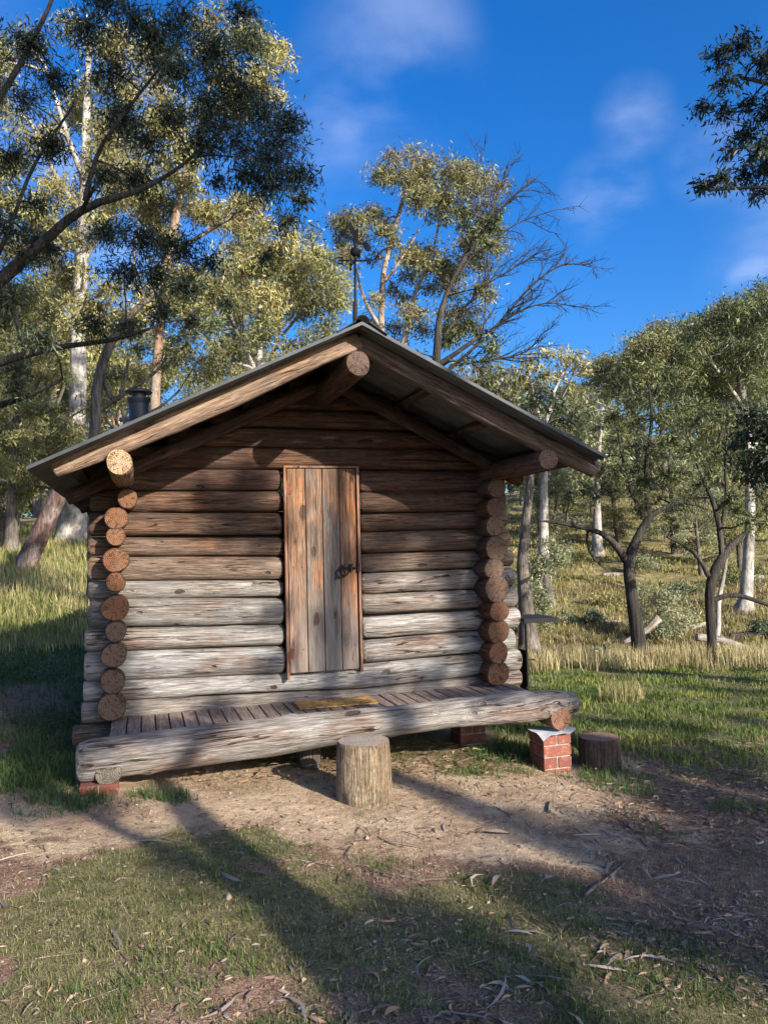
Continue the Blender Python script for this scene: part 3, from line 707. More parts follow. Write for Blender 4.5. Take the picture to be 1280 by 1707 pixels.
strokes('letter_n', [(0, 0, 0, 1), (0, 1, 1, 0), (1, 0, 1, 1)], cc + Vector((0, -.12, 0)), .03, .044, math.pi/2)
strokes('letter_s', [(0, 0, 1, 0), (1, 0, 1, .5), (1, .5, 0, .5), (0, .5, 0, 1), (0, 1, 1, 1)], cc + Vector((0, .12, 0)), .03, .044, math.pi/2)
def plate(name, pts, th=.005):
    b = MB(); n = len(pts); P = [vl(x, y) for x, y in pts]; f = [p + Vector((0, -th/2, 0)) for p in P]; k = [p + Vector((0, th/2, 0)) for p in P]
    b.add(f + k, [tuple(range(n)), tuple(range(2*n-1, n-1, -1))] + [(i, i+n, (i+1) % n + n, (i+1) % n) for i in range(n)]); b.build(name, M_IRON, vane)
plate('tail_arrow', [(567, 386), (571, 384), (577, 390), (590, 398), (603, 405), (604, 408), (598, 408), (586, 401), (573, 392), (569, 391)])
plate('figure', [(580, 371), (583, 370), (588, 377), (591, 384), (596, 381), (598, 385), (596, 394), (594, 404), (590, 404), (588, 393), (584, 386), (581, 378)])
plate('vane_head', [(603, 405), (608, 402), (612, 404), (616, 409), (620, 414), (617, 416), (615, 420), (610, 418), (606, 412)])

# ------------------------------------------------------------------ trees
def leaf_quads(C, n_each, size, width, down, g, spread):
    """rhombic leaves hanging round the centres C; spread is the scatter of the leaves about each centre"""
    n = len(C)*n_each
    P = np.repeat(C, n_each, 0) + g.normal(0, 1, (n, 3))*spread*np.array([1, 1, .75])
    ax_ = g.normal(0, 1, (n, 3)); ax_ /= np.linalg.norm(ax_, axis=1)[:, None]
    ax_[:, 2] -= down; ax_ /= np.linalg.norm(ax_, axis=1)[:, None]
    w = np.cross(ax_, g.normal(0, 1, (n, 3))); w /= np.linalg.norm(w, axis=1)[:, None]
    L = size*g.uniform(.6, 1.25, (n, 1)); Wd = width*g.uniform(.7, 1.2, (n, 1))
    V = np.stack([P, P + ax_*L*.45 + w*Wd*.5, P + ax_*L, P + ax_*L*.45 - w*Wd*.5], 1).reshape(-1, 3)
    return V, np.arange(n*4).reshape(n, 4)
class Tubes:
    def __init__(s): s.V, s.F, s.n = [], [], 0
    def add(s, P, rad, k=5):
        P = np.asarray(P, float); rad = np.asarray(rad, float); m = len(P)
        d = np.gradient(P, axis=0); d /= np.linalg.norm(d, axis=1)[:, None] + 1e-9
        ref = np.array([0, 0, 1.]) if abs(d[0, 2]) < .85 else np.array([1., 0, 0])
        a = np.cross(d, ref); a /= np.linalg.norm(a, axis=1)[:, None] + 1e-9; b = np.cross(d, a)
        t = np.arange(k)*2*np.pi/k
        V = P[:, None] + rad[:, None, None]*(a[:, None]*np.cos(t)[None, :, None] + b[:, None]*np.sin(t)[None, :, None])
        idx = s.n + np.arange(m*k).reshape(m, k); j = np.roll(np.arange(k), -1)
        s.F.append(np.stack([idx[:-1], idx[:-1][:, j], idx[1:][:, j], idx[1:]], -1).reshape(-1, 4)); s.V.append(V.reshape(-1, 3)); s.n += m*k
    def mesh(s, name, mat): return npmesh(name, np.concatenate(s.V), np.concatenate(s.F), mat, smooth_=True) if s.V else None
def resample(P, rad, step):
    P = np.asarray(P, float); seg = np.linalg.norm(np.diff(P, axis=0), axis=1); s = np.r_[0, np.cumsum(seg)]; n = max(3, int(s[-1]/step) + 1)
    t = np.linspace(0, s[-1], n)
    Q = np.stack([np.interp(t, s, P[:, i]) for i in range(3)], 1)
    if len(P) > 2:
        for _ in range(2): Q[1:-1] = .25*Q[:-2] + .5*Q[1:-1] + .25*Q[2:]
    return Q, np.interp(t, s, rad)
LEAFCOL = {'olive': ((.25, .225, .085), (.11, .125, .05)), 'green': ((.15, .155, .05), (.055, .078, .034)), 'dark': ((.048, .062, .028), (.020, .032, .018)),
           'gold': ((.33, .28, .105), (.15, .15, .055)), 'blue': ((.12, .145, .085), (.07, .095, .055)), 'sage': ((.27, .27, .15), (.13, .15, .08))}
def make_tree(name, base, lines, clumps, bark, leaf='olive', lsize=.13, lwide=.028, cover=1.5, seed=0, down=.7, step=.25, sub=9, twigs=True,
              dead=(), sides=10, tw=1.0, label=None, cat='tree', group=None, local=False, tuft=.36, branch_bark=None, flat=.75):
    """lines: [trunk, branch, ...] each [(point, radius), ...]; clumps: [(centre, radius)]; dead: bare twiggy branches"""
    g = np.random.default_rng(seed); base = np.asarray(base, float)
    root = empty(name, base, label=label, cat=cat, group=group)
    nodesP, nodesR = [], []; parts = []
    for i, ln in enumerate(lines):
        Q, q = resample([p for p, r in ln], [r for p, r in ln], step)
        w = np.cumsum(g.normal(0, 1, Q.shape), 0); w -= np.linspace(0, 1, len(w))[:, None]*w[-1]; Q = Q + w*.06*q.mean()
        if i == 0 and not local:
            fl = 1 + .45*np.exp(-np.linalg.norm(Q - Q[0], axis=1)/(q[0]*1.6)); T = Tubes(); T.add(Q - base, q*fl, max(sides, 12))
        else: T = Tubes(); T.add(Q - base, q, sides)
        parts.append(('trunk' if i == 0 else 'branch', T)); nodesP.append(Q); nodesR.append(q)
    NP = np.concatenate(nodesP) if nodesP else np.zeros((0, 3)); NR = np.concatenate(nodesR) if nodesR else np.zeros(0)
    TW = Tubes(); LV, LF, LC = [], [], []; nv = 0; ca, cb = (np.array(c) for c in LEAFCOL[leaf])
    order = sorted(range(len(clumps)), key=lambda i: np.linalg.norm(NP - np.asarray(clumps[i][0]), axis=1).min()) if len(NP) else range(len(clumps))
    for ci in order:
        c, r = np.asarray(clumps[ci][0], float), clumps[ci][1]
        if len(NP):
            dv = c - NP; dist = np.linalg.norm(dv, axis=1) + 2.0*np.maximum(0, -dv[:, 2] + .0)*.5; k = dist.argmin(); a = NP[k]; L = np.linalg.norm(c - a)
            r0 = min(NR[k]*.6, .010 + .017*L)*tw; m = max(5, int(L/.25)); t = np.linspace(0, 1, m)[:, None]
            mid_ = a + (c - a)*.5 + np.array([0, 0, .10*L]) + g.normal(0, .07*L, 3)
            Q = (1-t)**2*a + 2*t*(1-t)*mid_ + t*t*c + np.r_[np.zeros((1, 3)), g.normal(0, .012*L, (m-1, 3))]; q = np.interp(t[:, 0], [0, 1], [r0, max(.006, r0*.35)])
            TW.add(Q, q, 6); NP = np.concatenate([NP, Q[1:]]); NR = np.concatenate([NR, q[1:]])
        S = g.normal(0, 1, (sub, 3)); S /= np.linalg.norm(S, axis=1)[:, None]; S *= (r*g.uniform(.35, 1.0, (sub, 1))); S[:, 2] *= flat; S += c
        if twigs:
            for s_ in S:
                mm = (c + s_)/2 + g.normal(0, .1*r, 3); TW.add(np.array([c, mm, s_]), [max(.006, .012*r)*tw, .008*tw*max(.5, r), .004*tw], 3)
                if twigs == 2:
                    for _ in range(3): TW.add(np.array([mm, (mm+s_)/2 + g.normal(0, .15*r, 3), s_ + g.normal(0, .3*r, 3)]), [.006*tw, .004*tw, .003*tw], 3)
        if cover > 0:
            n = int(cover*(clumps[ci][2] if len(clumps[ci]) > 2 else 1)*2.3*g.uniform(.5, 1.35)*math.pi*r*r/(lsize*lwide*.5)/sub) + 1
            V, Fq = leaf_quads(S, n, lsize, lwide, down, g, r*tuft); LV.append(V); LF.append(Fq + nv); nv += len(V)
            tone = np.clip(g.uniform(0, 1) + g.normal(0, .25, (sub, 1)), 0, 1); tone = np.repeat(tone, n, 0)*.5 + g.random((n*sub, 1))*.5; cc_ = ca*(1-tone) + cb*tone; cc_ = cc_*g.uniform(.7, 1.6, (n*sub, 1))*g.uniform(.62, 1.3); LC.append(cc_)
    for ln in dead:
        Q, q = resample([p for p, r in ln], [r*.75 for p, r in ln], .2); TW.add(Q, q, 6); 
        for k in range(2, len(Q)):
            for _ in range(g.integers(1, 3)):
                d = (Q[k] - Q[k-1]); d /= np.linalg.norm(d); e = d + g.normal(0, .45, 3) + np.array([.25, 0, .15]); e /= np.linalg.norm(e); L = g.uniform(.4, 1.25)*(1 - .45*k/len(Q))
                pts = [Q[k]]; 
                for s_ in range(5): e = e + g.normal(0, .16, 3); e /= np.linalg.norm(e); pts.append(pts[-1] + e*L/5)
                TW.add(np.array(pts), np.linspace(min(.014, q[k]*.7), .004, 6), 4)
                for s_ in range(1, 5):
                    for _2 in range(2):
                        f = e + g.normal(0, .5, 3); f /= np.linalg.norm(f); TW.add(np.array([pts[s_], pts[s_] + f*L*.2 + g.normal(0, .02, 3), pts[s_] + f*L*.42]), [.005, .004, .0025], 3)
    for nm, T in parts: link(nm, T.mesh(nm, bark if nm == 'trunk' or branch_bark is None else branch_bark), root)
    if TW.V:
        TW.V = [v - base for v in TW.V]; link('twigs', TW.mesh('twigs', branch_bark or bark), root, kind='stuff')
    if LV: link('crown', npmesh('crown', np.concatenate(LV) - base, np.concatenate(LF), M_LEAF, np.concatenate(LC)), root, kind='stuff')
    return root
def PX(pts, Z, jit=0.0, rs=1):
    """[(px, py, width in px)] at depth Z -> [(point, radius)]; a fourth value moves that point in depth"""
    out = []
    for q in pts:
        z = Z + (q[3] if len(q) > 3 else 0); p = at(q[0], q[1], z); out.append((np.array(p), q[2]/2*z/F_PX*rs))
    return out
def CL(pts, Z, dz=.8, seed=1):
    g = np.random.default_rng(seed); out = []
    for q in pts:
        z = Z + (q[3] if len(q) > 3 else 0) + g.uniform(-dz, dz); out.append((np.array(at(q[0], q[1], z)), q[2]*z/F_PX))
    return out
def scatter_clumps(poly, n, r0, r1, seed):
    """n clumps inside an ellipse list [(cx, cy, rx, ry)] in photo pixels"""
    g = np.random.default_rng(seed); out = []
    for cx_, cy_, rx_, ry_ in poly:
        for _ in range(n): a = g.uniform(0, 6.28); q = math.sqrt(g.random()); out.append((cx_ + rx_*q*math.cos(a), cy_ + ry_*q*math.sin(a), g.uniform(r0, r1)))
    return out

# dark tree overhanging from the left; its trunk stands outside the frame
b = at(-420, 1010, 9.5); b.z = gz(b.x, b.y)
Z = 9.5
make_tree('gum_tree', b, [
    [(np.array(b), .26), (np.array(at(-380, 800, Z)), .23), (np.array(at(-300, 650, Z)), .19), (np.array(at(-240, 520, Z)), .15)],
    PX([(-300, 650, 36), (-120, 545, 29), (0, 468, 23), (60, 415, 18), (142, 335, 14), (220, 327, 10), (255, 305, 8), (300, 285, 6), (370, 215, 4)], Z),
    PX([(142, 335, 9), (160, 250, 7), (230, 160, 5), (300, 70, 3)], Z),
    PX([(-300, 650, 26), (-120, 650, 20), (0, 600, 15), (70, 585, 11), (120, 572, 9), (190, 570, 7), (250, 548, 5)], Z, 0),
    PX([(-260, 700, 22), (-60, 690, 15), (30, 670, 10), (105, 632, 5)], Z, 0),
    PX([(-240, 520, 30), (-100, 330, 18), (0, 160, 11), (60, 60, 8), (120, -80, 5)], Z, 0),
    PX([(-40, 500, 11), (20, 380, 7), (45, 290, 6), (120, 180, 4)], Z, 0)],
    CL([(430, 190, 46), (470, 235, 42), (495, 290, 30), (455, 315, 40), (480, 370, 26), (400, 140, 42), (345, 175, 42), (395, 235, 46), (330, 240, 34), (415, 70, 34), (350, 90, 40), (300, 40, 40),
        (400, 20, 28), (255, 110, 42), (205, 200, 40), (250, 235, 36), (185, 120, 38), (150, 60, 36), (220, 30, 36), (175, 290, 30), (90, 240, 32), (40, 170, 36), (95, 130, 36), (50, 70, 36), (20, 260, 30),
        (185, 385, 30), (235, 395, 34), (290, 410, 36), (345, 440, 28), (260, 455, 30), (205, 455, 34), (310, 475, 26), (450, 265, 34), (365, 210, 34), (300, 120, 34), (285, 200, 30), (230, 300, 30), (415, 290, 30), (480, 200, 24), (255, 60, 34), (180, 10, 34), (60, 400, 30), (10, 380, 34), (10, 500, 24), (90, 420, 28), (40, 430, 26), (60, 340, 26),
        (440, 430, 16), (500, 330, 18), (360, 300, 20), (60, 560, 26), (25, 610, 24), (160, 540, 26), (215, 545, 22), (30, 650, 20), (270, 520, 22), (320, 535, 16), (380, 505, 14), (-30, 380, 40), (-60, 250, 50), (-40, 100, 50)], Z, 1.1, 5),
    M_BARK_DARK, 'dark', .10, .018, 1.25, 31, down=.8, sub=18, twigs=2, tuft=.46,
    label='dark shaded gum tree whose long limbs reach in from the left edge above the cabin', cat='tree')
# dark boughs reaching in at the top right
b = at(1720, 1000, 9.0); b.z = gz(b.x, b.y); Z = 9.0
make_tree('gum_tree', b, [
    [(np.array(b), .24), (np.array(at(1700, 600, Z)), .2), (np.array(at(1640, 300, Z)), .15), (np.array(at(1560, 60, Z)), .09)],
    PX([(1700, 420, 22), (1500, 345, 13), (1380, 318, 9), (1280, 308, 6), (1180, 318, 3)], Z),
    PX([(1640, 300, 24), (1440, 200, 13), (1330, 150, 9), (1240, 130, 6)], Z)],
    CL([(1195, 95, 26), (1235, 75, 24), (1270, 100, 26), (1215, 135, 24), (1170, 182, 20), (1205, 190, 22), (1245, 175, 28), (1285, 180, 30), (1240, 225, 24), (1215, 250, 18), (1270, 245, 22), (1170, 310, 18), (1200, 300, 22), (1240, 290, 24),
        (1280, 275, 28), (1265, 320, 22), (1300, 90, 40), (1330, 220, 40), (1360, 130, 50), (1400, 300, 50), (1450, 220, 60)], Z, .8, 6),
    M_BARK_DARK, 'dark', .105, .024, 1.25, 32, sub=12, twigs=2, label='dark gum boughs reaching in at the top right corner against the sky', cat='tree')
# dark crown at the right edge, low
b = at(1560, 1120, 11); b.z = gz(b.x, b.y)
make_tree('wattle_tree', b, [[(np.array(b), .12), (np.array(at(1500, 900, 11)), .1), (np.array(at(1430, 700, 11)), .06)], PX([(1480, 850, 16), (1380, 800, 10), (1280, 740, 6)], 11)],
    CL([(1265, 690, 28), (1255, 735, 34), (1280, 765, 34), (1290, 710, 40), (1262, 795, 24), (1340, 740, 60), (1400, 680, 60)], 11, .6, 8), M_BARK_DARK, 'dark', .12, .03, 1.6, 33,
    label='dense dark wattle crown at the right edge halfway up the photo', cat='tree')

# the tall white gum on the left and its neighbours
Z = 30; b = at(125, 903, Z); b.z = gz(b.x, b.y); o_ = at(0, 0, 1)
make_tree('gum_tree', b, [
    [(np.array(b) - [0, 0, .2], .62)] + PX([(124, 850, 40), (127, 760, 30), (131, 600, 26), (136, 430, 22), (141, 300, 17), (145, 170, 12), (148, 60, 8)], Z),
    PX([(136, 440, 12), (165, 390, 10), (200, 330, 8), (250, 230, 5)], Z), PX([(141, 300, 11), (110, 220, 8), (80, 120, 5)], Z), PX([(139, 360, 10), (90, 290, 7), (50, 200, 4)], Z)],
    CL(scatter_clumps([(100, 100, 130, 120), (230, 150, 100, 130), (60, 280, 80, 90), (200, 330, 60, 60), (80, 420, 80, 60)], 15, 20, 34, 4), Z, 2.5, 4), M_BARK_WHITE, 'gold', .25, .055, 1.0, 34, sub=10, twigs=1, tw=2, step=.6,
    label='tall straight white trunked gum tree behind the left eave, the palest trunk in view', cat='tree')
Z = 19; b = at(262, 905, Z); b.z = gz(b.x, b.y)
make_tree('gum_tree', b, [
    [(np.array(b), .2)] + PX([(258, 700, 17), (262, 600, 15), (272, 490, 13), (285, 410, 15), (305, 310, 13), (330, 230, 8), (350, 140, 5)], Z),
    PX([(283, 425, 9), (330, 395, 7), (390, 360, 5), (440, 335, 3)], Z), PX([(262, 560, 8), (220, 470, 6), (230, 380, 4)], Z), PX([(305, 310, 8), (280, 220, 5), (250, 100, 4)], Z)],
    CL(scatter_clumps([(330, 120, 110, 90), (400, 380, 90, 70), (230, 260, 90, 110), (330, 480, 80, 50), (420, 110, 50, 90), (300, 330, 70, 70), (450, 440, 60, 60), (180, 520, 70, 50)], 13, 18, 32, 9), Z, 1.6, 9), M_BARK_ORANGE, 'gold', .17, .038, 1.1, 35, sub=10, tw=1.6, step=.4,
    label='gum tree with orange peeling trunk and sunlit golden crown behind the left roof slope', cat='tree')
Z = 14; b = at(160, 960, Z); b.z = gz(b.x, b.y)
make_tree('gum_tree', b, [
    [(np.array(b), .14)] + PX([(157, 800, 20), (158, 720, 19), (163, 640, 18), (178, 580, 16), (215, 520, 11), (265, 490, 7), (300, 420, 4)], Z),
    PX([(168, 620, 10), (195, 690, 8), (215, 600, 5)], Z), PX([(160, 690, 9), (205, 655, 7), (240, 640, 6), (290, 590, 4), (330, 560, 3)], Z), PX([(200, 700, 8), (260, 690, 5), (300, 650, 3)], Z)],
    CL([(300, 560, 26), (350, 540, 26), (400, 570, 24), (270, 600, 20), (330, 600, 22), (200, 620, 18)], Z, .8, 3), M_BARK_GREY, 'green', .13, .03, .7, 36, twigs=2,
    label='dark curving gum trunk between the white trunk and the flue', cat='tree')
# leaning dead trunk
Z = 20; b = at(38, 955, Z); b.z = gz(b.x, b.y)
tr = PX([(38, 958, 34), (55, 915, 31), (78, 868, 30), (98, 828, 28), (112, 800, 26), (125, 775, 22)], Z); tr[0] = (tr[0][0] - [0, 0, .1], tr[0][1])
make_tree('leaning_trunk', b, [tr], [], bark_material('rough_red_bark', (.14, .085, .070), (.22, .17, .15), 9, 1.0), seed=37, label='thick bare trunk leaning right in the straw grass left of the cabin', cat='dead tree')

# trees behind the cabin
Z = 17
b = at(668, 990, Z); b.z = gz(b.x, b.y)
make_tree('gum_tree', b, [
    [(np.array(b), .16)] + PX([(655, 700, 16), (640, 620, 13), (637, 560, 11), (636, 480, 9), (652, 400, 8), (672, 330, 6), (690, 270, 4)], Z),
    PX([(637, 550, 8), (612, 515, 6), (600, 480, 4), (590, 430, 3)], Z), PX([(640, 470, 6), (665, 440, 4), (700, 380, 3)], Z), PX([(655, 700, 13), (672, 580, 12), (684, 520, 10), (690, 490, 7), (720, 430, 5), (730, 380, 4)], Z)],
    CL([(660, 275, 26), (690, 262, 28), (715, 275, 26), (745, 285, 26), (700, 300, 26), (735, 315, 24), (770, 300, 24), (790, 320, 22), (650, 300, 20), (760, 345, 22), (800, 345, 18), (730, 350, 20), (690, 330, 20),
        (600, 365, 22), (575, 385, 22), (620, 355, 20), (640, 385, 20), (600, 400, 20), (580, 420, 16), (660, 410, 20), (690, 420, 20), (715, 445, 20), (680, 460, 20), (655, 480, 18), (630, 500, 18), (720, 480, 20), (700, 520, 22), (660, 545, 20), (625, 560, 18), (745, 520, 16)] + scatter_clumps([(720, 300, 85, 45), (610, 390, 55, 40), (690, 440, 70, 60), (760, 420, 60, 50), (700, 540, 90, 40), (790, 310, 45, 40), (670, 280, 45, 30), (800, 380, 45, 40), (770, 490, 50, 40)], 8, 15, 24, 71), Z, 1.2, 12),
    M_BARK_ORANGE, 'olive', .13, .027, .85, 38, sub=11, tw=1.2, twigs=2, tuft=.45, label='airy gum tree with thin orange stems rising just behind the weather vane', cat='tree')
Z = 15.5; b = at(735, 990, Z); b.z = gz(b.x, b.y)
make_tree('gum_tree', b, [
    [(np.array(b), .15)] + PX([(728, 700, 17), (728, 600, 14), (732, 530, 11), (748, 480, 8), (780, 420, 7), (810, 380, 5), (830, 330, 4)], Z),
    PX([(728, 610, 10), (760, 590, 8), (800, 560, 6)], Z)],
    CL([(750, 560, 20), (780, 540, 18), (760, 490, 18), (800, 480, 16), (790, 390, 18), (815, 375, 18), (830, 350, 14), (775, 600, 18), (740, 440, 16), (810, 600, 14), (700, 590, 18), (835, 385, 10)] + scatter_clumps([(780, 380, 50, 50), (780, 560, 60, 40)], 6, 12, 19, 72), Z, .9, 13),
    M_BARK_DARK, 'green', .14, .034, .85, 39, sub=9, twigs=2,
    dead=[PX([(745, 620, 8), (790, 580, 7), (840, 530, 6), (880, 480, 5), (930, 440, 4), (960, 437, 3), (985, 445, 2)], Z), PX([(770, 600, 7), (830, 540, 5), (880, 510, 4), (920, 502, 3), (960, 512, 2)], Z), PX([(790, 400, 5), (840, 340, 4), (870, 312, 3), (890, 298, 2)], Z),
          PX([(760, 470, 5), (800, 400, 4), (830, 320, 3), (845, 280, 2)], Z), PX([(740, 560, 5), (800, 480, 4), (850, 450, 3), (900, 420, 2)], Z), PX([(750, 610, 6), (820, 600, 5), (880, 590, 3), (900, 560, 2)], Z), PX([(800, 420, 4), (860, 370, 3), (925, 350, 2)], Z), PX([(780, 330, 3), (800, 295, 3), (795, 265, 2)], Z)],
    label='half dead gum with fans of bare dark twigs reaching right over the roof', cat='tree')
Z = 26; b = at(450, 930, Z); b.z = gz(b.x, b.y)
make_tree('gum_tree', b, [
    [(np.array(b), .3)] + PX([(440, 700, 14), (432, 580, 11), (430, 500, 8), (445, 440, 5)], Z), PX([(440, 640, 8), (470, 540, 6), (490, 450, 4)], Z), PX([(440, 640, 8), (395, 560, 6), (370, 480, 4)], Z), PX([(470, 560, 5), (520, 500, 4), (545, 440, 3)], Z)],
    CL(scatter_clumps([(430, 470, 60, 60), (500, 450, 50, 60), (380, 540, 60, 50), (480, 560, 70, 40), (540, 500, 40, 60), (330, 600, 60, 30), (560, 470, 40, 60), (300, 530, 60, 50)], 11, 16, 28, 15), Z, 2, 15), M_BARK_WHITE, 'olive', .21, .045, .85, 40, sub=10, tw=2, step=.5,
    label='pale olive gum tree filling the gap between golden crown and weather vane', cat='tree')
Z = 27
for i, (cx_, bx, cl_, lab) in enumerate((
    (905, 905, [(885, 600, 22), (910, 590, 22), (935, 595, 22), (960, 600, 20), (975, 615, 16), (900, 620, 20), (925, 625, 16), (870, 625, 20), (950, 640, 14), (890, 650, 22)], 'pale limbed gum with flat sunlit crown above the right roof slope'),
    (815, 820, [(800, 620, 22), (830, 610, 22), (785, 640, 22), (815, 650, 22), (850, 640, 22), (770, 620, 18), (840, 670, 20)], 'low olive gum crown touching the middle of the right roof slope'))):
    b = at(bx, 940, Z); b.z = gz(b.x, b.y)
    make_tree('gum_tree', b, [[(np.array(b), .22)] + PX([(bx, 760, 10), (cx_ + 5, 690, 8), (cx_ + 20, 640, 5), (cx_ + 40, 610, 4)], Z), PX([(cx_, 720, 7), (cx_ - 20, 650, 5), (cx_ - 25, 610, 3)], Z), PX([(cx_ + 10, 690, 5), (cx_ + 45, 650, 4), (cx_ + 55, 610, 3)], Z)],
        CL(cl_, Z, 1.5, 16+i), M_BARK_WHITE if i == 0 else M_BARK_GREY, 'gold' if i == 0 else 'olive', .24, .06, 1.05, 41+i, sub=9, tw=2, step=.5, label=lab, cat='tree')
Z = 19; b = at(880, 1010, Z); b.z = gz(b.x, b.y)
make_tree('gum_tree', b, [[(np.array(b), .22)] + PX([(872, 950, 20), (877, 880, 16), (885, 800, 13), (890, 720, 9), (895, 670, 5)], Z), PX([(885, 800, 8), (905, 730, 6), (920, 690, 4)], Z)],
    CL([(870, 680, 24), (900, 665, 24), (925, 680, 22), (945, 700, 18), (895, 705, 26), (865, 715, 20), (930, 725, 20), (915, 760, 16), (945, 745, 14)], Z, 1.0, 18), M_BARK_GREY, 'dark', .17, .042, 1.3, 43,
    label='shaggy grey trunked gum with dark crown just right of the cabin corner', cat='tree')

Z = 26; b = at(20, 905, Z); b.z = gz(b.x, b.y)
make_tree('gum_tree', b, [[(np.array(b), .22)] + PX([(22, 800, 13), (30, 700, 11), (20, 600, 8), (30, 520, 5)], Z), PX([(30, 700, 7), (70, 630, 5), (95, 560, 3)], Z), PX([(24, 780, 7), (70, 740, 5), (110, 700, 3)], Z)],
    CL(scatter_clumps([(20, 560, 60, 60), (70, 640, 60, 60), (20, 700, 60, 60), (90, 740, 40, 50), (180, 640, 60, 50), (60, 800, 60, 30)], 10, 18, 30, 25), Z, 2, 25), M_BARK_GREY, 'olive', .20, .044, .85, 49, sub=10, tw=2, step=.5,
    label='olive gum tree at the left edge below the overhanging limbs', cat='tree')
Z = 32; b = at(995, 930, Z); b.z = gz(b.x, b.y)
make_tree('gum_tree', b, [[(np.array(b), .22)] + PX([(995, 800, 9), (1000, 730, 7), (1005, 670, 4)], Z)],
    CL(scatter_clumps([(990, 700, 45, 40), (960, 760, 50, 30), (860, 640, 50, 30), (1040, 760, 50, 40)], 8, 14, 24, 26), Z, 2, 26), M_BARK_WHITE, 'sage', .26, .07, .9, 50, sub=10, tw=2, step=.5,
    label='pale hazy gum crown between roof tip and the dark wattle', cat='tree')
# right hand side, beyond the meadow
Z = 16.2; b = at(1065, 1086, Z); b.z = gz(b.x, b.y)
make_tree('wattle_tree', b, [
    [(np.array(b) - [0, 0, .1], .145)] + PX([(1062, 1060, 24), (1052, 1000, 20), (1043, 935, 19), (1060, 900, 16), (1082, 862, 13)], Z),
    PX([(1043, 935, 14), (1025, 905, 11), (1005, 885, 9), (965, 878, 8), (925, 870, 5), (900, 868, 3)], Z),
    PX([(1082, 862, 11), (1078, 820, 9), (1075, 770, 7), (1088, 700, 5), (1080, 640, 4)], Z), PX([(1082, 862, 9), (1105, 840, 8), (1150, 832, 5), (1180, 850, 3)], Z),
    PX([(980, 880, 5), (970, 905, 4), (985, 935, 4), (1010, 950, 2)], Z), PX([(1078, 860, 8), (1050, 830, 6), (1040, 780, 5), (1030, 720, 4)], Z)],
    CL([(1035, 640, 24), (1060, 615, 24), (1085, 605, 22), (1110, 620, 24), (1050, 665, 26), (1085, 650, 26), (1120, 655, 24), (1035, 700, 24), (1065, 700, 24), (1100, 695, 26), (1020, 735, 20), (1055, 745, 22), (1090, 745, 24), (1000, 780, 22), (1035, 785, 22), (975, 810, 18), (1000, 825, 16), (1120, 730, 22), (1070, 800, 18), (1110, 790, 20), (950, 835, 14), (1015, 610, 16)] + scatter_clumps([(1070, 690, 90, 90), (1000, 800, 70, 40), (1110, 830, 60, 40)], 9, 10, 17, 73), Z, 1.3, 20),
    M_BARK_DARK, 'green', .11, .024, .66, 44, sub=11, twigs=2, label='dark forked wattle tree standing at the meadow edge nearest the cabin', cat='tree')
Z = 14.2; b = at(1187, 1106, Z); b.z = gz(b.x, b.y)
make_tree('wattle_tree', b, [
    [(np.array(b) - [0, 0, .1], .085)] + PX([(1186, 1060, 15), (1180, 1010, 15), (1183, 960, 17), (1205, 925, 15), (1225, 895, 8), (1262, 872, 5), (1300, 860, 3)], Z),
    PX([(1180, 960, 9), (1170, 925, 6), (1135, 905, 4), (1110, 895, 3)], Z), PX([(1203, 925, 10), (1200, 880, 9), (1188, 830, 8), (1165, 790, 5), (1150, 740, 4)], Z), PX([(1200, 880, 7), (1215, 830, 6), (1205, 780, 4), (1215, 700, 3)], Z),
    PX([(1188, 1000, 9), (1215, 980, 8), (1245, 995, 8), (1280, 1012, 6), (1330, 1020, 5)], Z)],
    CL([(1150, 710, 24), (1180, 690, 26), (1215, 680, 24), (1160, 750, 22), (1200, 735, 26), (1235, 720, 24), (1140, 785, 18), (1180, 790, 20), (1230, 770, 24), (1255, 810, 20), (1215, 830, 16), (1150, 830, 14), (1260, 860, 18), (1125, 880, 12), (1245, 670, 22)] + scatter_clumps([(1190, 760, 70, 90), (1240, 850, 40, 40)], 10, 10, 17, 74), Z, 1.2, 21),
    M_BARK_DARK, 'green', .11, .023, .64, 45, sub=11, twigs=2, label='thin dark multi-stemmed wattle tree leaning over the straw at the right', cat='tree')
Z = 23; b = at(1240, 1052, Z); b.z = gz(b.x, b.y)
make_tree('gum_tree', b, [
    [(np.array(b) - [0, 0, .1], .24)] + PX([(1243, 1000, 20), (1248, 900, 17), (1250, 800, 15), (1245, 700, 13), (1230, 620, 10), (1215, 560, 6)], Z), PX([(1248, 760, 9), (1285, 680, 7), (1300, 600, 5)], Z), PX([(1240, 680, 8), (1190, 610, 6), (1160, 570, 4)], Z)],
    CL(scatter_clumps([(1180, 560, 45, 35), (1230, 540, 50, 35), (1270, 520, 40, 30), (1150, 600, 40, 30), (1220, 600, 60, 40), (1270, 610, 50, 50), (1180, 640, 60, 30), (1250, 660, 40, 30), (1255, 560, 50, 50), (1190, 680, 60, 40), (1270, 500, 30, 25)], 7, 20, 32, 22), Z, 2, 22), M_BARK_WHITE, 'green', .165, .034, .72, 46, sub=11, tw=2, step=.5,
    label='big gum with pale mottled trunk and broad green crown at the right edge', cat='tree')
Z = 18; b = at(1190, 1078, Z); b.z = gz(b.x, b.y)
make_tree('dead_sapling', b, [PX([(1190, 1080, 10), (1200, 1040, 9), (1193, 1005, 8), (1205, 975, 7), (1210, 930, 5)], Z)], [], M_BARK_WHITE, seed=47, label='crooked bleached sapling trunk behind the thin dark wattle', cat='dead tree')
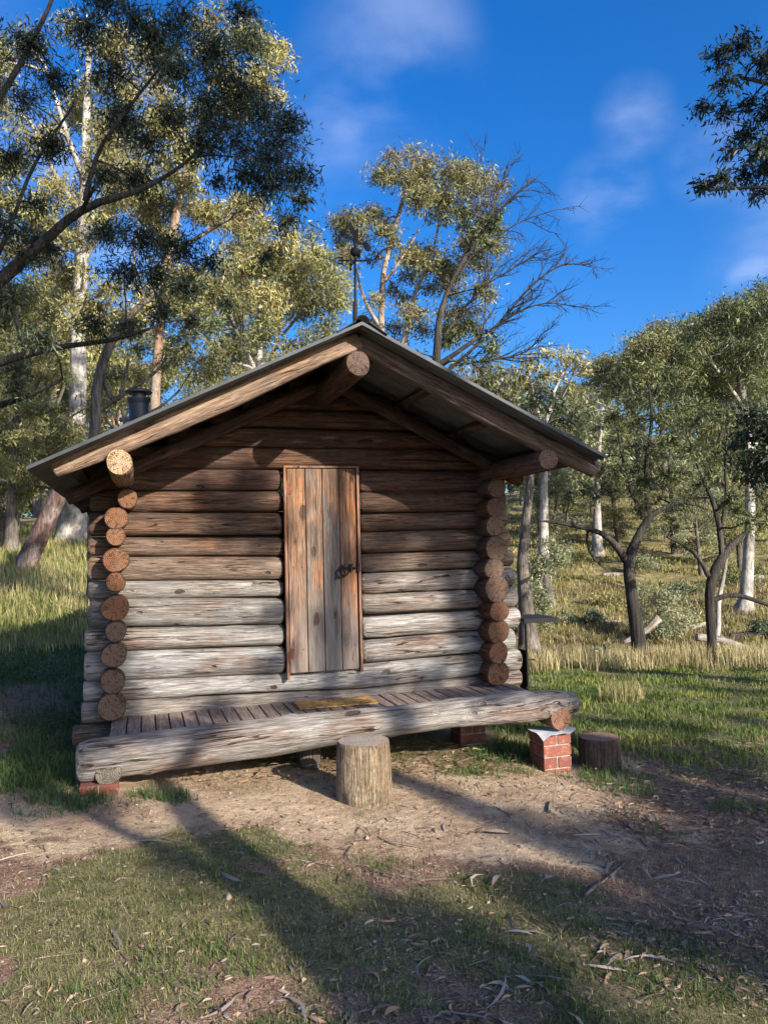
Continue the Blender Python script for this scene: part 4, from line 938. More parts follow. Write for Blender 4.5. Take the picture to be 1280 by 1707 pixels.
# broken hollow trunk by the shelf
Z = 24; b = at(912, 1046, Z); b.z = gz(b.x, b.y)
make_tree('broken_trunk', b, [PX([(912, 1050, 28), (913, 1010, 24), (914, 985, 20), (912, 968, 13), (908, 958, 4)], Z), PX([(888, 1030, 6), (890, 1000, 6), (898, 975, 7), (905, 955, 4)], Z)], [], M_BARK_GREY, seed=48, label='short broken grey trunk standing upright beyond the metal shelf', cat='dead tree')
for i, (pts, Z_, w, lab) in enumerate(((((1098, 1030), (1078, 1050), (1040, 1072)), 18, .09, 'pale fallen log propped behind the forked wattle'), (((1068, 1078), (1100, 1092), (1122, 1096)), 16.4, .07, 'reddish fallen log lying in straw right of the forked wattle'),
        (((1160, 1062), (1200, 1066), (1245, 1080)), 17.5, .09, 'grey fallen log in the creek bed below the pale trunk'), (((1140, 1050), (1180, 1040), (1195, 1030)), 21, .08, 'thin bleached log on the far bank behind the wattles'))):
    P = [Vector(at(x, y, Z_)) for x, y in pts]; P = [Vector((p.x, p.y, max(p.z, gz(p.x, p.y) + w*.5))) for p in P]
    me, l_, r_ = log_mesh('fallen_log', [(P[0], w), (P[1], w*.9), (P[2], w*.55)], seed=70+i, sides=12, mats=[M_LOG, M_END]); link('fallen_log', me, None, l_, [(.42, .36, .29), (.34, .20, .14), (.32, .28, .24), (.45, .4, .33)][i], r_, label=lab, cat='fallen log')

for i, (pts, Z_, w, lab) in enumerate((((( 960, 1052), (1000, 1045), (1035, 1050)), 22, .06, 'thin grey log on the bank left of the forked wattle'), (((1215, 1040), (1250, 1048), (1290, 1042)), 20, .10, 'dark log across the creek bed at the right edge'),
        (((1130, 1075), (1160, 1082), (1178, 1088)), 16.5, .05, 'short bleached branch in straw between the two wattles'), (((1005, 985), (1030, 1000), (1050, 1010)), 28, .08, 'bleached log lying on the slope above the bracken'), (((1225, 1000), (1260, 985), (1290, 990)), 27, .09, 'pale log on the slope right of the mottled trunk'))):
    P = [Vector(at(x, y, Z_)) for x, y in pts]; P = [Vector((p.x, p.y, gz(p.x, p.y) + w*.6)) for p in P]
    me, l_, r_ = log_mesh('fallen_log', [(P[0], w), (P[1], w*.85), (P[2], w*.5)], seed=170+i, sides=12, mats=[M_LOG, M_END]); link('fallen_log', me, None, l_, [(.34, .3, .25), (.09, .07, .06), (.42, .37, .3), (.4, .35, .29), (.36, .3, .25)][i], r_, label=lab, cat='fallen log')

# shrubs and saplings
def shrub(px, py, Z, rpx, hpx, leaf, lab, seed, n=10, ls=.07, lw=.03, cover=1.3, group=None):
    b = at(px, py, Z); b.z = gz(b.x, b.y); g = np.random.default_rng(seed); s_ = Z/F_PX; c = []
    for _ in range(n):
        a = g.uniform(0, 6.28); q = math.sqrt(g.random()); c.append((np.array([b.x + rpx*s_*q*math.cos(a), b.y + rpx*s_*q*math.sin(a)*.7, b.z + hpx*s_*(.18 + .75*g.random()*(1 - .4*q))]), g.uniform(.22, .36)*max(rpx, hpx*.6)*s_))
    return make_tree('shrub', b, [[(np.array(b), .02*hpx*s_ + .004), (np.array(b) + [0, 0, hpx*s_*.5], .008*hpx*s_ + .003)]], c, M_BARK_GREY, leaf, ls, lw, cover, seed, down=.1, sub=8, step=.1, local=True, label=lab, cat='shrub', group=group)
shrub(905, 1075, 17, 26, 26, 'sage', 'low grey green shrub behind the metal shelf legs', 51)
shrub(1005, 1098, 15.5, 34, 34, 'sage', 'low pale blue leaved shrub left of the forked wattle trunk', 52, 12)
shrub(970, 1040, 22, 30, 32, 'blue', 'grey brown bush on the bank past the broken trunk', 53)
shrub(1095, 1010, 20, 55, 110, 'sage', 'tall loose pale green shrub behind the forked wattle', 54, 16, .10, .03, .9)
shrub(880, 1000, 21, 30, 120, 'sage', 'tall pale green shrub beside the right cabin corner', 55, 16, .10, .03, 1.0)
shrub(915, 930, 26, 40, 90, 'sage', 'sunlit pale shrub above the broken trunk', 56, 14, .13, .04, 1.0)
shrub(1115, 1085, 15.8, 22, 24, 'blue', 'small dull bush between the two wattles', 57)
shrub(1215, 1080, 16.5, 30, 26, 'olive', 'small olive bush right of the thin wattle trunk', 58)

FB = ['golden rounded shrub on the far bank just left of the forked wattle trunk', 'dull bush in the creek bed between the forked and thin wattles', 'green bush behind the foot of the pale mottled trunk', 'pale shrub seen through the forked wattle, upslope of its trunk',
      'small olive bush upslope of the broken grey trunk', 'dull bush at the right edge below the pale mottled trunk', 'olive bush upslope behind the thin dark wattle', 'loose pale shrub high behind the tall pale green shrub', 'green bush high on the slope left of the forked wattle', 'loose pale shrub on the slope left of the pale mottled trunk', 'tall narrow olive bush high on the slope above the broken grey trunk']
for k, (px, py, Z_, rp, hp, lf) in enumerate(((1010, 1030, 24, 34, 30, 'gold'), (1140, 1035, 24, 34, 40, 'blue'), (1230, 1010, 26, 40, 44, 'green'), (1060, 1000, 28, 40, 40, 'sage'), (960, 985, 30, 34, 30, 'olive'), (1270, 1070, 20, 36, 34, 'blue'), (1160, 985, 32, 40, 50, 'olive'), (1110, 950, 36, 40, 60, 'sage'), (1010, 950, 36, 34, 40, 'green'), (1210, 950, 36, 44, 60, 'sage'), (930, 960, 34, 30, 60, 'olive'))):
    shrub(px, py, Z_, rp, hp, lf, FB[k], 120 + k, 9, .10, .035, .8, 'shrubs on the far bank')
# ------------------------------------------------------------------ distant trees: eight kinds of crown, each copied
def proto(seed, kind, leaf, bark, h):
    g = np.random.default_rng(seed); T0 = np.array([0., 0, 0]); lean = g.normal(0, .06, 2)
    tr = [(np.array([0, 0, -.3]), .022*h), (np.array([lean[0]*h*.4, lean[1]*h*.4, h*.4]), .016*h), (np.array([lean[0]*h, lean[1]*h, h*.85]), .005*h)]; ln = [tr]; cl_ = []
    for k in range(6):
        a = k*2.4 + g.uniform(-.4, .4); z0 = h*g.uniform(.34, .62); e = np.array([math.cos(a), math.sin(a), 0])*h*g.uniform(.12, .26); t = z0/(h*.85)
        p0 = np.array([lean[0]*z0, lean[1]*z0, z0]); p1 = p0 + e*.55 + [0, 0, h*.12]; p2 = p0 + e + [0, 0, h*g.uniform(.2, .32)]
        ln.append([(p0, .008*h), (p1, .006*h), (p2, .003*h)])
        for _ in range(4): cl_.append((p2 + g.normal(0, .055*h, 3), h*g.uniform(.045, .08)))
    for _ in range(8): cl_.append((np.array([lean[0]*h, lean[1]*h, h*.85]) + g.normal(0, 1, 3)*[.10*h, .10*h, .07*h], h*g.uniform(.05, .085)))
    if kind == 'low':
        for _ in range(12): cl_.append((np.array([0, 0, h*.4]) + g.normal(0, 1, 3)*[.13*h, .13*h, .14*h], h*g.uniform(.05, .09)))
    return make_tree('distant_gum', (0, 0, 0), ln, cl_, bark, leaf, .034*h**.9*.6 + .08, .018 + .0048*h, .78, seed, sub=8, step=h*.06, tw=h/5, sides=8, local=True)
protos = [proto(61, 'tall', 'gold', M_BARK_GREY, 13), proto(62, 'tall', 'olive', M_BARK_GREY, 12), proto(63, 'low', 'olive', M_BARK_GREY, 9), proto(64, 'tall', 'green', M_BARK_GREY, 12), proto(65, 'low', 'sage', M_BARK_GREY, 8), proto(66, 'low', 'gold', M_BARK_ORANGE, 9)]
def copy_tree(o, parent=None):
    c = o.copy(); COL.objects.link(c); c.parent = parent
    for ch in list(o.children): copy_tree(ch, c)
    return c
used = set()
def place(i, px, Z, scale, label, group, rz=None):
    o = protos[i] if i not in used else copy_tree(protos[i]); used.add(i)
    x = (px - 640)/F_PX*Z; o.location = (x, Z, gz(x, Z)); o.scale = (scale,)*3; o.rotation_euler = (0, 0, R.random()*6.28 if rz is None else rz)
    tag(o, label, 'tree', group); return o
lefts = [(-40, 34, 1.0, 2), (20, 38, 1.05, 1), (-70, 26, .75, 5), (70, 44, 1.1, 0), (30, 52, 1.0, 2), (100, 56, 1.1, 3), (190, 40, 1.0, 5), (230, 34, .9, 2), (150, 60, 1.2, 1), (-10, 64, 1.3, 0), (60, 70, 1.3, 3), (-60, 50, 1.1, 5), (200, 52, 1.1, 1), (300, 36, .85, 2), (0, 30, .62, 2), (90, 38, .62, 5)]
for px, Z, s_, i in lefts: place(i, px, Z, s_, 'distant gum in the open wood beyond the straw grass, left of the cabin', 'distant gums beyond the straw grass on the left')
mids = [(360, 40, 1.0, 2), (430, 48, 1.2, 0), (520, 38, .9, 5), (600, 46, .95, 1), (680, 40, .8, 2), (760, 38, .75, 5), (820, 44, .8, 4)]
ML = ['above the flue on the left roof slope', 'behind the pale olive gum, left of the weather vane', 'just left of the weather vane', 'directly behind the weather vane', 'just right of the ridge', 'behind the half dead gum', 'over the middle of the right roof slope']
for (px, Z, s_, i), w_ in zip(mids, ML): place(i, px, Z, s_, 'distant gum whose crown shows ' + w_, 'distant gums showing above the roof')
rights = [(900, 34, .72, 4), (940, 40, .8, 2), (985, 48, .85, 4), (1030, 36, .7, 2), (1075, 44, .9, 1), (1120, 34, .75, 4), (1150, 50, 1.0, 3), (1200, 38, .9, 2), (1250, 45, 1.05, 1), (1300, 36, .95, 3), (1340, 42, 1.1, 2), (960, 60, 1.0, 5), (1040, 62, 1.0, 1), (1110, 66, 1.1, 0), (1180, 60, 1.2, 3), (1260, 62, 1.2, 1), (870, 55, .95, 2), (1380, 50, 1.2, 3), (1230, 30, .62, 2), (1165, 28, .5, 4), (920, 28, .5, 4)]
for px, Z, s_, i in rights: place(i, px, Z, s_, 'distant gum on the grassy hillside across the creek', 'distant gums on the hillside across the creek')
# still farther wood that reads as one mass
def far_wood():
    V, Fq, C = [], [], []; nv = 0; g = np.random.default_rng(99)
    for k in range(260):
        px = g.uniform(-150, 1450); Z = g.uniform(80, 150); x = (px - 640)/F_PX*Z; z = gz(x, Z); h = g.uniform(5, 10)*(1.15 if px < 350 else 1)
        S = np.array([x, Z, z + h*.55]) + g.normal(0, 1, (10, 3))*[2.2, 2.2, h*.20]
        v, f = leaf_quads(S, 26, 1.0, .5, .2, g, .9); V.append(v); Fq.append(f + nv); nv += len(v); t = g.random((260, 1)); C.append(np.array([.14, .14, .055])*(1-t) + np.array([.06, .08, .035])*t)
    link('far_wood', npmesh('far_wood', np.concatenate(V), np.concatenate(Fq), M_LEAF, np.concatenate(C)), label='far wooded ridge behind all the other trees', cat='woodland', kind='stuff')
far_wood()

# ------------------------------------------------------------------ trees behind the photographer: they cast the shade on ground, wall and deck
def shade_at(P, dist): return np.array(P) + np.array(SUN)*dist
def gp(px, py): p = onground(px, py); return (p.x, p.y, p.z)
def wp(px, py, D=6.15): p = W(wallpt(px, py, D)); return (p.x, p.y, p.z)
sh = []
def S_(P, r, d): sh.append((shade_at(P, d), r))
rs = np.random.default_rng(77)
def trunk_over(B, targets):
    """points of a trunk at B whose shadow runs over the target points"""
    B = np.array(B); S = np.array(SUN); hx = S[:2]/np.linalg.norm(S[:2]); out = []
    for G_, r in targets:
        G_ = np.array(G_); d = (B[:2] - G_[:2]) @ hx; out.append((G_ + S*(d/np.linalg.norm(S[:2])), r))
    return out
def mk(lst, d, r, jr=.15, cov=1.0):
    out = []
    for q in lst:
        P = gp(q[0], q[1]) if len(q) == 2 or q[2] == 'g' else wp(q[0], q[1]); rr_ = q[3] if len(q) > 3 else r
        out.append((shade_at(P, d*rs.uniform(.88, 1.12)), rr_*rs.uniform(1-jr, 1+jr), cov))
    return out
LIT = [wp(x, y) for x, y in ((240, 1000), (300, 1000), (360, 1010), (400, 1030), (415, 990), (260, 1060), (330, 1070), (400, 1070), (290, 1110), (300, 930), (380, 950), (270, 800), (290, 870), (495, 850), (525, 850), (555, 880), (500, 950), (540, 960), (580, 1000), (495, 1050),
    (640, 970), (700, 970), (780, 965), (650, 1010), (720, 1010), (790, 1000), (640, 1050), (700, 1045), (780, 1035), (660, 1085), (740, 1080), (830, 1050), (830, 1090), (250, 1120), (350, 1040))] + [wp(x, y, 5.3) for x, y in ((470, 1245), (540, 1225), (600, 1210), (120, 775), (180, 745), (250, 715), (350, 670), (450, 625), (199, 772), (420, 1225))] \
    + [gp(x, y) for x, y in ((300, 1330), (450, 1350), (400, 1320), (560, 1390), (480, 1420), (100, 1600), (200, 1550), (300, 1650), (60, 1500), (250, 1500), (400, 1620), (150, 1690), (850, 1320), (930, 1315), (760, 1305), (640, 1375), (700, 1395), (800, 1410), (890, 1420), (680, 1300), (900, 1100), (960, 1110), (1050, 1110), (1000, 1130), (1130, 1120), (1030, 1600), (1050, 1620), (20, 1420), (120, 1420))]
def clear(lst, k=1.4):
    """leave out crown clumps that would shade the places the photograph shows sunlit"""
    L_ = np.array(LIT); S = np.array(SUN); out = []
    for q in lst:
        v = q[0] - L_; t = v @ S; dist = np.linalg.norm(v - t[:, None]*S, axis=1)
        if not np.any(dist < q[1]*k): out.append(q)
    return out
# A: the near tree whose trunk throws the long dark band across the grass towards the deck
BA = (4.3, -1.9, gz(4.3, -1.9))
A_line = [(np.array(BA) - [0, 0, .3], .24), (np.array(BA), .22)] + trunk_over(BA, [(gp(700, 1760), .20), (gp(590, 1620), .185), (gp(480, 1510), .16), (gp(370, 1425), .13), (gp(285, 1335), .09), (wp(250, 1240), .03)])
A_b1 = trunk_over(BA, [(gp(480, 1510), .07), (gp(300, 1440), .05), (gp(150, 1360), .045), (gp(40, 1300), .035)])
A_b2 = trunk_over(BA, [(wp(300, 1130), .05), (wp(390, 900), .045), (wp(420, 800), .035), (wp(440, 700), .02)])
make_tree('shade_tree', BA, [A_line, A_b1], clear(mk([(60, 1290), (140, 1340), (200, 1400), (20, 1340), (560, 1560), (650, 1640), (700, 1700), (330, 1440)], 11.5, .20)
    + mk([(400, 830, 'w'), (440, 860, 'w'), (370, 865, 'w'), (420, 790, 'w'), (455, 900, 'w'), (350, 825, 'w'), (410, 870, 'w'), (460, 1020, 'w'), (455, 1100, 'w')], 12, .13, .1, 1.9)
    + mk([(170, 1030, 'w'), (170, 1090, 'w'), (165, 1150, 'w'), (190, 1190, 'w'), (150, 1000, 'w'), (150, 1090, 'w'), (150, 1180, 'w')], 13, .17, .1, 2.0)), M_BARK_GREY, 'green', .10, .026, 1.35, 91, sub=10,
    label='gum tree behind the photographer that throws the long trunk shadow', cat='tree')
# B: crown shading the right foreground and the ground right of the stump
BB = (9.5, -6.2, gz(9.5, -6.2))
make_tree('shade_tree', BB, [[(np.array(BB) - [0, 0, .3], .26), (np.array(BB) + [.1, .1, 3], .2), (np.array(BB) + [.5, .8, 6], .13), (np.array(BB) + [.4, 1.2, 9], .06)],
    trunk_over((9, -5.8, 0), [(gp(1150, 1480), .09), (gp(1000, 1395), .07), (gp(860, 1372), .055), (gp(720, 1330), .04)])],
    clear(mk([(1050, 1400), (1150, 1410), (1250, 1400), (1000, 1470), (1100, 1480), (1200, 1480), (1290, 1470), (900, 1490), (800, 1470), (710, 1470), (980, 1560), (1090, 1540), (1180, 1560), (1280, 1560), (860, 1570), (760, 1560), (950, 1650), (1150, 1660),
        (1270, 1660), (860, 1680), (650, 1470), (1230, 1340), (1130, 1340), (1030, 1340), (1240, 1270), (1120, 1260), (1010, 1260), (780, 1355), (880, 1375), (600, 1500), (1330, 1500), (1340, 1380), (1060, 1700), (740, 1650), (1080, 1440), (1200, 1430)], 15, .30), 1.0), M_BARK_GREY, 'green', .12, .030, 1.7, 92, sub=12,
    label='broad gum tree behind the photographer shading the right foreground', cat='tree')
# C: crown shading the right half of the wall, the deck and the far left grass
BC = (12.5, -5.0, gz(12.5, -5.0))
make_tree('shade_tree', BC, [[(np.array(BC) - [0, 0, .3], .3), (np.array(BC) + [-.2, 0, 4], .22), (np.array(BC) + [-.8, -.6, 8], .13), (np.array(BC) + [-1, -1.2, 11], .06)]],
    clear(mk([(660, 900, 'w'), (740, 880, 'w'), (800, 900, 'w'), (770, 930, 'w'), (690, 935, 'w'), (640, 870, 'w'), (830, 870, 'w'), (840, 930, 'w'), (850, 960, 'w'), (620, 920, 'w'), (700, 860, 'w'), (650, 950, 'w'), (740, 925, 'w'), (800, 850, 'w'), (840, 820, 'w')], 15, .155, .1, 2.3)
    + mk([(640, 1130, 'w'), (720, 1120, 'w'), (560, 1060, 'w'), (800, 1110, 'w'), (500, 1080, 'w'), (600, 1130, 'w'), (840, 1110, 'w'), (540, 1030, 'w')], 14, .11, .1, 2.2)
    + mk([(250, 1255, 'w'), (330, 1245, 'w'), (400, 1240, 'w'), (700, 1200, 'w'), (780, 1190, 'w'), (860, 1180, 'w'), (930, 1170, 'w'), (480, 1180, 'w'), (350, 1190, 'w'), (160, 1260, 'w'), (740, 1165, 'w'), (820, 1165, 'w')], 14, .15, .1, 2.4)
    + mk([(610, 600, 'w'), (690, 640, 'w'), (780, 690, 'w'), (860, 730, 'w'), (930, 770, 'w'), (740, 660, 'w'), (650, 610, 'w'), (820, 700, 'w')], 15, .13, .1, 2.2)
    + mk([(30, 1060), (90, 1070), (60, 1120), (10, 1120), (110, 1130), (40, 1180), (110, 1190), (-30, 1160), (80, 1240), (20, 1230), (130, 1050), (-40, 1080), (120, 1150), (60, 1200), (0, 1090)], 18, .38, .1, 1.8)
    + mk([(980, 1200), (1100, 1210), (1240, 1200), (1180, 1150), (1040, 1160), (1260, 1155), (940, 1230), (1150, 1240)], 18, .24)), M_BARK_GREY, 'green', .12, .030, 1.25, 93, sub=9,
    label='tall gum tree behind the photographer shading the wall and deck', cat='tree')
# D: unseen high crown, added to keep the overhanging boughs in shade
BD = (10.5, -3.0, gz(10.5, -3.0)); Sn = np.array(SUN)
make_tree('shade_tree', BD, [[(np.array(BD) - [0, 0, .3], .3), (np.array(BD) + [.2, 0, 5], .24), (np.array(BD) + [0, -.3, 10], .15), (np.array(BD) + [-.5, -.6, 14], .06)]],
    [(np.array(at(x, y, 9.5)) + Sn*rs.uniform(16, 20), .85) for x, y in ((430, 210), (480, 300), (350, 150), (300, 260), (220, 180), (380, 60), (260, 50), (150, 120), (180, 280), (420, 330), (100, 420), (20, 460), (250, 430), (130, 570), (1220, 110), (1230, 240), (1260, 300), (460, 180), (490, 370), (400, 270), (320, 90), (290, 180), (60, 100), (60, 300), (450, 240), (380, 150))], M_BARK_GREY, 'green', .15, .04, 1.5, 94, sub=10,
    label='unseen tall gum added behind the photographer to shade the overhanging boughs', cat='tree')

# ------------------------------------------------------------------ grass
def blades(name, n, ylo, yhi, keep, h, w, cols, seed, power=1.0, lean=.5, xr=.62, two=False, kind='stuff', clumpy=0, label=None, cat=None, xlim=None):
    g = np.random.default_rng(seed); u = g.random(n)
    y = (ylo**power + u*(yhi**power - ylo**power))**(1/power) if power else ylo*(yhi/ylo)**u
    x = g.uniform(-1, 1, n)*(xr*y + .4) if xlim is None else g.uniform(*xlim, n)
    k = g.random(n) < keep(x, y); x, y = x[k], y[k]; n = len(x)
    if clumpy:
        c = g.integers(0, max(1, n//clumpy), n); x = x[c] + g.normal(0, .025 + .006*y[c], n); y = y[c] + g.normal(0, .025 + .006*y[c], n)
    z = ground_z(x, y) - .004; H = (h(x, y) if callable(h) else h)*g.uniform(.45, 1.25, n); Wd = (w(x, y) if callable(w) else w)*g.uniform(.7, 1.3, n)
    a = g.uniform(0, 6.28, n); b = a + g.normal(0, .5, n) + 1.57; l = np.abs(g.normal(0, lean, n))*H
    P = np.stack([x, y, z], 1); s_ = np.stack([np.cos(a)*Wd/2, np.sin(a)*Wd/2, np.zeros(n)], 1); t = np.stack([np.cos(b)*l, np.sin(b)*l, H*np.sqrt(np.clip(1 - (l/H*.6)**2, .1, 1))], 1)
    if two:
        m_ = np.stack([t[:, 0]*.35, t[:, 1]*.35, t[:, 2]*.62], 1)
        V = np.stack([P - s_, P + s_, P + m_ + s_*.7, P + m_ - s_*.7, P + t], 1).reshape(-1, 3); i5 = np.arange(n)[:, None]*5
        F1 = i5 + np.array([0, 1, 2, 3]); F2 = i5 + np.array([3, 2, 4, 4]); 
        V2 = V; Fq = np.concatenate([i5 + np.array([0, 1, 2]), i5 + np.array([0, 2, 3]), i5 + np.array([3, 2, 4])])
    else:
        V2 = np.stack([P - s_, P + s_, P + t], 1).reshape(-1, 3); Fq = np.arange(n*3).reshape(n, 3)
    ci = (fbm(x*1.3 + seed, y*1.3) + g.normal(0, .16, n) - .25)*2*(len(cols)-1)*.5; ci = np.clip(ci, 0, len(cols)-1.001); i0 = ci.astype(int); f = (ci - i0)[:, None]; cc_ = np.array(cols)
    c = (cc_[i0]*(1-f) + cc_[i0+1]*f)*g.uniform(.7, 1.3, (n, 1)); c = np.tile(c, (3, 1)) if two else c
    return link(name, npmesh(name, V2, Fq, M_GRASS, c), kind=kind, **({'label': label, 'cat': cat} if label else {}))
GR = [(.11, .13, .04), (.19, .19, .065), (.32, .27, .11), (.46, .37, .20)]
LUSH = [(.040, .080, .022), (.060, .105, .028), (.105, .14, .040), (.17, .15, .06)]
STRAW = [(.16, .18, .05), (.30, .27, .11), (.44, .36, .18), (.52, .43, .25)]
def front(x, y): return grassiness(x, y)*(y < 6.4)*(x > -2.2 + 0*y)*1.0 + grassiness(x, y)*(y < 5.0)*(x <= -2.2)
blades('turf_grass', 190000, 2.2, 6.6, lambda x, y: front(x, y)**1.3, lambda x, y: .016 + .022*fbm(x*2, y*2)**1.5, .0036, GR, 201, power=.6, lean=.9, label='short patchy turf in the foreground', cat='grass')
tuf = lambda x, y: (fbm(x*2.6 + 9, y*2.6 + 3, 3) > .60)*(y < 6.2)*(1 - .85*dirtness(x, y))
blades('green_tufts', 26000, 2.3, 6.2, tuf, .06, .0045, LUSH, 202, power=.6, lean=.7, two=True, label='brighter green tufts among the turf', cat='grass')
blades('dead_turf', 60000, 2.2, 6.4, lambda x, y: .35*(1 - dirtness(x, y)), .03, .003, [(.42, .34, .19), (.52, .43, .26), (.32, .24, .14)], 203, power=.6, lean=1.6, label='dry flattened grass stems', cat='grass')
leftz = lambda x, y: (x < -1.75 - .02*y)*(grassiness(x, y))*(y < 11)
blades('lush_grass', 90000, 4.7, 11, leftz, lambda x, y: .035 + .075*fbm(x*2, y*2)**1.5, lambda x, y: .0055 + .0006*y, LUSH, 204, lean=.8, two=True, label='lush green grass left of the cabin', cat='grass')
def ltuft(x, y):
    q = np.minimum((x + 1.95)**2*9 + (y - 4.85)**2*9, (x + 1.45)**2*14 + (y - 4.95)**2*30); q = np.minimum(q, (x + 2.3)**2*5 + (y - 5.3)**2*5); return (1 - q)*(fbm(x*7, y*7) > .42)*1.2
blades('pier_tufts', 15000, 4.4, 6.0, ltuft, .075, .005, LUSH, 205, lean=1.0, two=True, xlim=(-2.9, -1.0), label='green tufts round the low brick course', cat='grass')
def rtuft(x, y): return ((x - 1.62)**2*14 + (y - 5.75)**2*8 < 1) | ((x - .95)**2*9 + (y - 6.35)**2*12 < 1) | (((x - .85)**2*4 + (y - 5.78)**2*60 < 1) & (fbm(x*9, y*9) > .5)) | ((x - 2.3)**2*6 + (y - 5.2)**2*22 < .35)
blades('stump_tufts', 11000, 5.1, 6.8, rtuft, .08, .0045, [(.05, .11, .025), (.10, .16, .04), (.24, .22, .09)], 206, lean=.8, two=True, xlim=(.3, 2.8), label='loose grass tufts between pier and dark stump', cat='grass')
def under(x, y): q = W((0, 0, 0)); D = -st*x + ct*y; u_ = ct*x + st*y; return (np.abs(D - 5.32) < .14)*(u_ > -.1)*(u_ < 3)*(fbm(x*5, y*5) > .47)
blades('deck_edge_stems', 9000, 4.6, 6.4, under, .05, .004, [(.10, .13, .04), (.30, .24, .12), (.36, .27, .15)], 207, lean=1.4, two=True, xlim=(-1.9, 1.6), label='dry stems and grass under the deck log', cat='grass')
rz_ = lambda x, y: (x > .9)*(grassiness(x, y))*(.25 + .75*smooth(.38, .55, fbm(x*2.3, y*3.1)))
blades('meadow_grass', 150000, 6.2, 15, rz_, lambda x, y: .035 + .08*fbm(x*1.3, y*1.3)**1.5, lambda x, y: .005 + .0008*y, [(.075, .115, .028), (.14, .175, .040), (.24, .245, .065), (.36, .30, .13)], 208, lean=.9, two=True, label='mown green meadow right of the cabin', cat='grass')
blades('straw_grass', 42000, 12.6, 17.5, lambda x, y: (x > 1.2)*smooth(12.8, 13.8, y + 1.2*(fbm(x*.8, y*.8) - .5) + .2*(x - 3))*(.35 + .65*(fbm(x*1.4 + 3, y*1.4) > .5)), lambda x, y: .34, .012, [(.34, .28, .13), (.50, .41, .22), (.60, .49, .29)], 209, lean=.35, two=True, clumpy=24, label='tall straw coloured grass along the meadow edge', cat='grass')
st_ = at(1035, 1168, 9.6); blades('straw_tussock', 900, 9.2, 10.1, lambda x, y: ((x - st_.x)**2*12 + (y - 9.6)**2*12 < 1)*1.0, .24, .008, STRAW[1:], 210, lean=.5, two=True, xlim=(st_.x - .4, st_.x + .4), label='single pale tussock in the green meadow', cat='grass', kind='stuff')
blades('left_straw', 130000, 10.5, 42, lambda x, y: (x < -1.5)*(.35 + .65*(fbm(x*.6, y*.6) > .42)), lambda x, y: .13 + .22*smooth(11, 15, y), lambda x, y: .006 + .0010*y, STRAW, 211, power=.4, lean=.45, two=True, clumpy=10, label='tall dry grass rising on the left', cat='grass')
blades('hill_grass', 90000, 17, 62, lambda x, y: (x > 0)*(.3 + .7*(fbm(x*.35, y*.35) > .47)), .17, lambda x, y: .0012*y + .006, [(.12, .12, .04), (.26, .23, .075), (.42, .34, .15), (.50, .39, .22)], 212, power=.3, lean=.5, two=True, clumpy=8, label='rough grass on the hillside across the creek', cat='grass')

blades('dry_bracken', 40000, 16.5, 26, lambda x, y: (x > 2.0)*(fbm(x*.7 + 4, y*.7) > .43), .20, .028, [(.17, .125, .07), (.29, .225, .13), (.40, .32, .18), (.20, .18, .08)], 213, lean=1.0, two=True, clumpy=14, label='brown dead bracken and grass on the creek bank', cat='bracken')
# ------------------------------------------------------------------ fallen leaves, bark and twigs
def litter(name, n, keep, ylo, yhi, L, Wd, cols, seed, label, power=.6, lift=.006, xlim=None):
    g = np.random.default_rng(seed); u = g.random(n); y = (ylo**power + u*(yhi**power - ylo**power))**(1/power); x = g.uniform(-1, 1, n)*(.6*y + .3) if xlim is None else g.uniform(*xlim, n)
    k = g.random(n) < keep(x, y); x, y = x[k], y[k]; n = len(x); z = ground_z(x, y) + g.uniform(.001, lift*2, n)
    a = g.uniform(0, 6.28, n); l = L*g.uniform(.4, 1.35, n); w = Wd*g.uniform(.5, 1.4, n); cv = g.normal(0, .16, n)*l; tw_ = g.normal(0, .5, n); bow = g.uniform(-.02, .10, n)*l; tip = g.normal(0, .05, n)*l
    d = np.stack([np.cos(a), np.sin(a)], 1); e = np.stack([-np.sin(a), np.cos(a)], 1); rows = []
    for t, q in ((0, .10), (.22, .8), (.5, 1.0), (.78, .62), (1, .04)):
        c = (t - .5)*l; o = cv*(1 - (2*t-1)**2); zc_ = z + bow*(1 - (2*t-1)**2) + tip*(t-.5)
        for s_ in (-1, 1):
            h_ = s_*w*q/2; rows.append(np.stack([x + d[:, 0]*c + e[:, 0]*(o + h_*np.cos(tw_)), y + d[:, 1]*c + e[:, 1]*(o + h_*np.cos(tw_)), np.maximum(zc_ + h_*np.sin(tw_), z - .002)], 1))
    V = np.stack(rows, 1).reshape(-1, 3); i = np.arange(n)[:, None]*10; Fq = np.concatenate([i + np.array([2*k_, 2*k_+1, 2*k_+3, 2*k_+2]) for k_ in range(4)])
    ci = g.integers(0, len(cols), n); c = np.array(cols)[ci]*g.uniform(.65, 1.3, (n, 1))
    link(name, npmesh(name, V, Fq, M_LITTER, np.tile(c, (4, 1)), smooth_=False), label=label, cat='leaf litter', kind='stuff')
LC_ = [(.27, .18, .125), (.31, .22, .16), (.20, .13, .09), (.29, .235, .19), (.26, .155, .09), (.16, .10, .075)]
def lk(x, y):
    n = fbm(x*1.2 + 8, y*1.2 + 2); r_ = smooth(-1.2, 1.6, x + (y - 3)*.2); return np.clip(.03 + .9*r_*smooth(.36, .62, n)*(1 - .75*dirtness(x, y)) + .6*smooth(.52, .66, n)*(1 - dirtness(x, y)), 0, 1)*(y < 7.5)
litter('leaf_litter', 9000, lk, 2.2, 7.0, .064, .012, LC_, 301, 'fallen gum leaves scattered over the foreground')
litter('big_leaf_litter', 260, lk, 2.2, 5.2, .085, .018, LC_, 302, 'larger curled gum leaves near the camera', lift=.012)
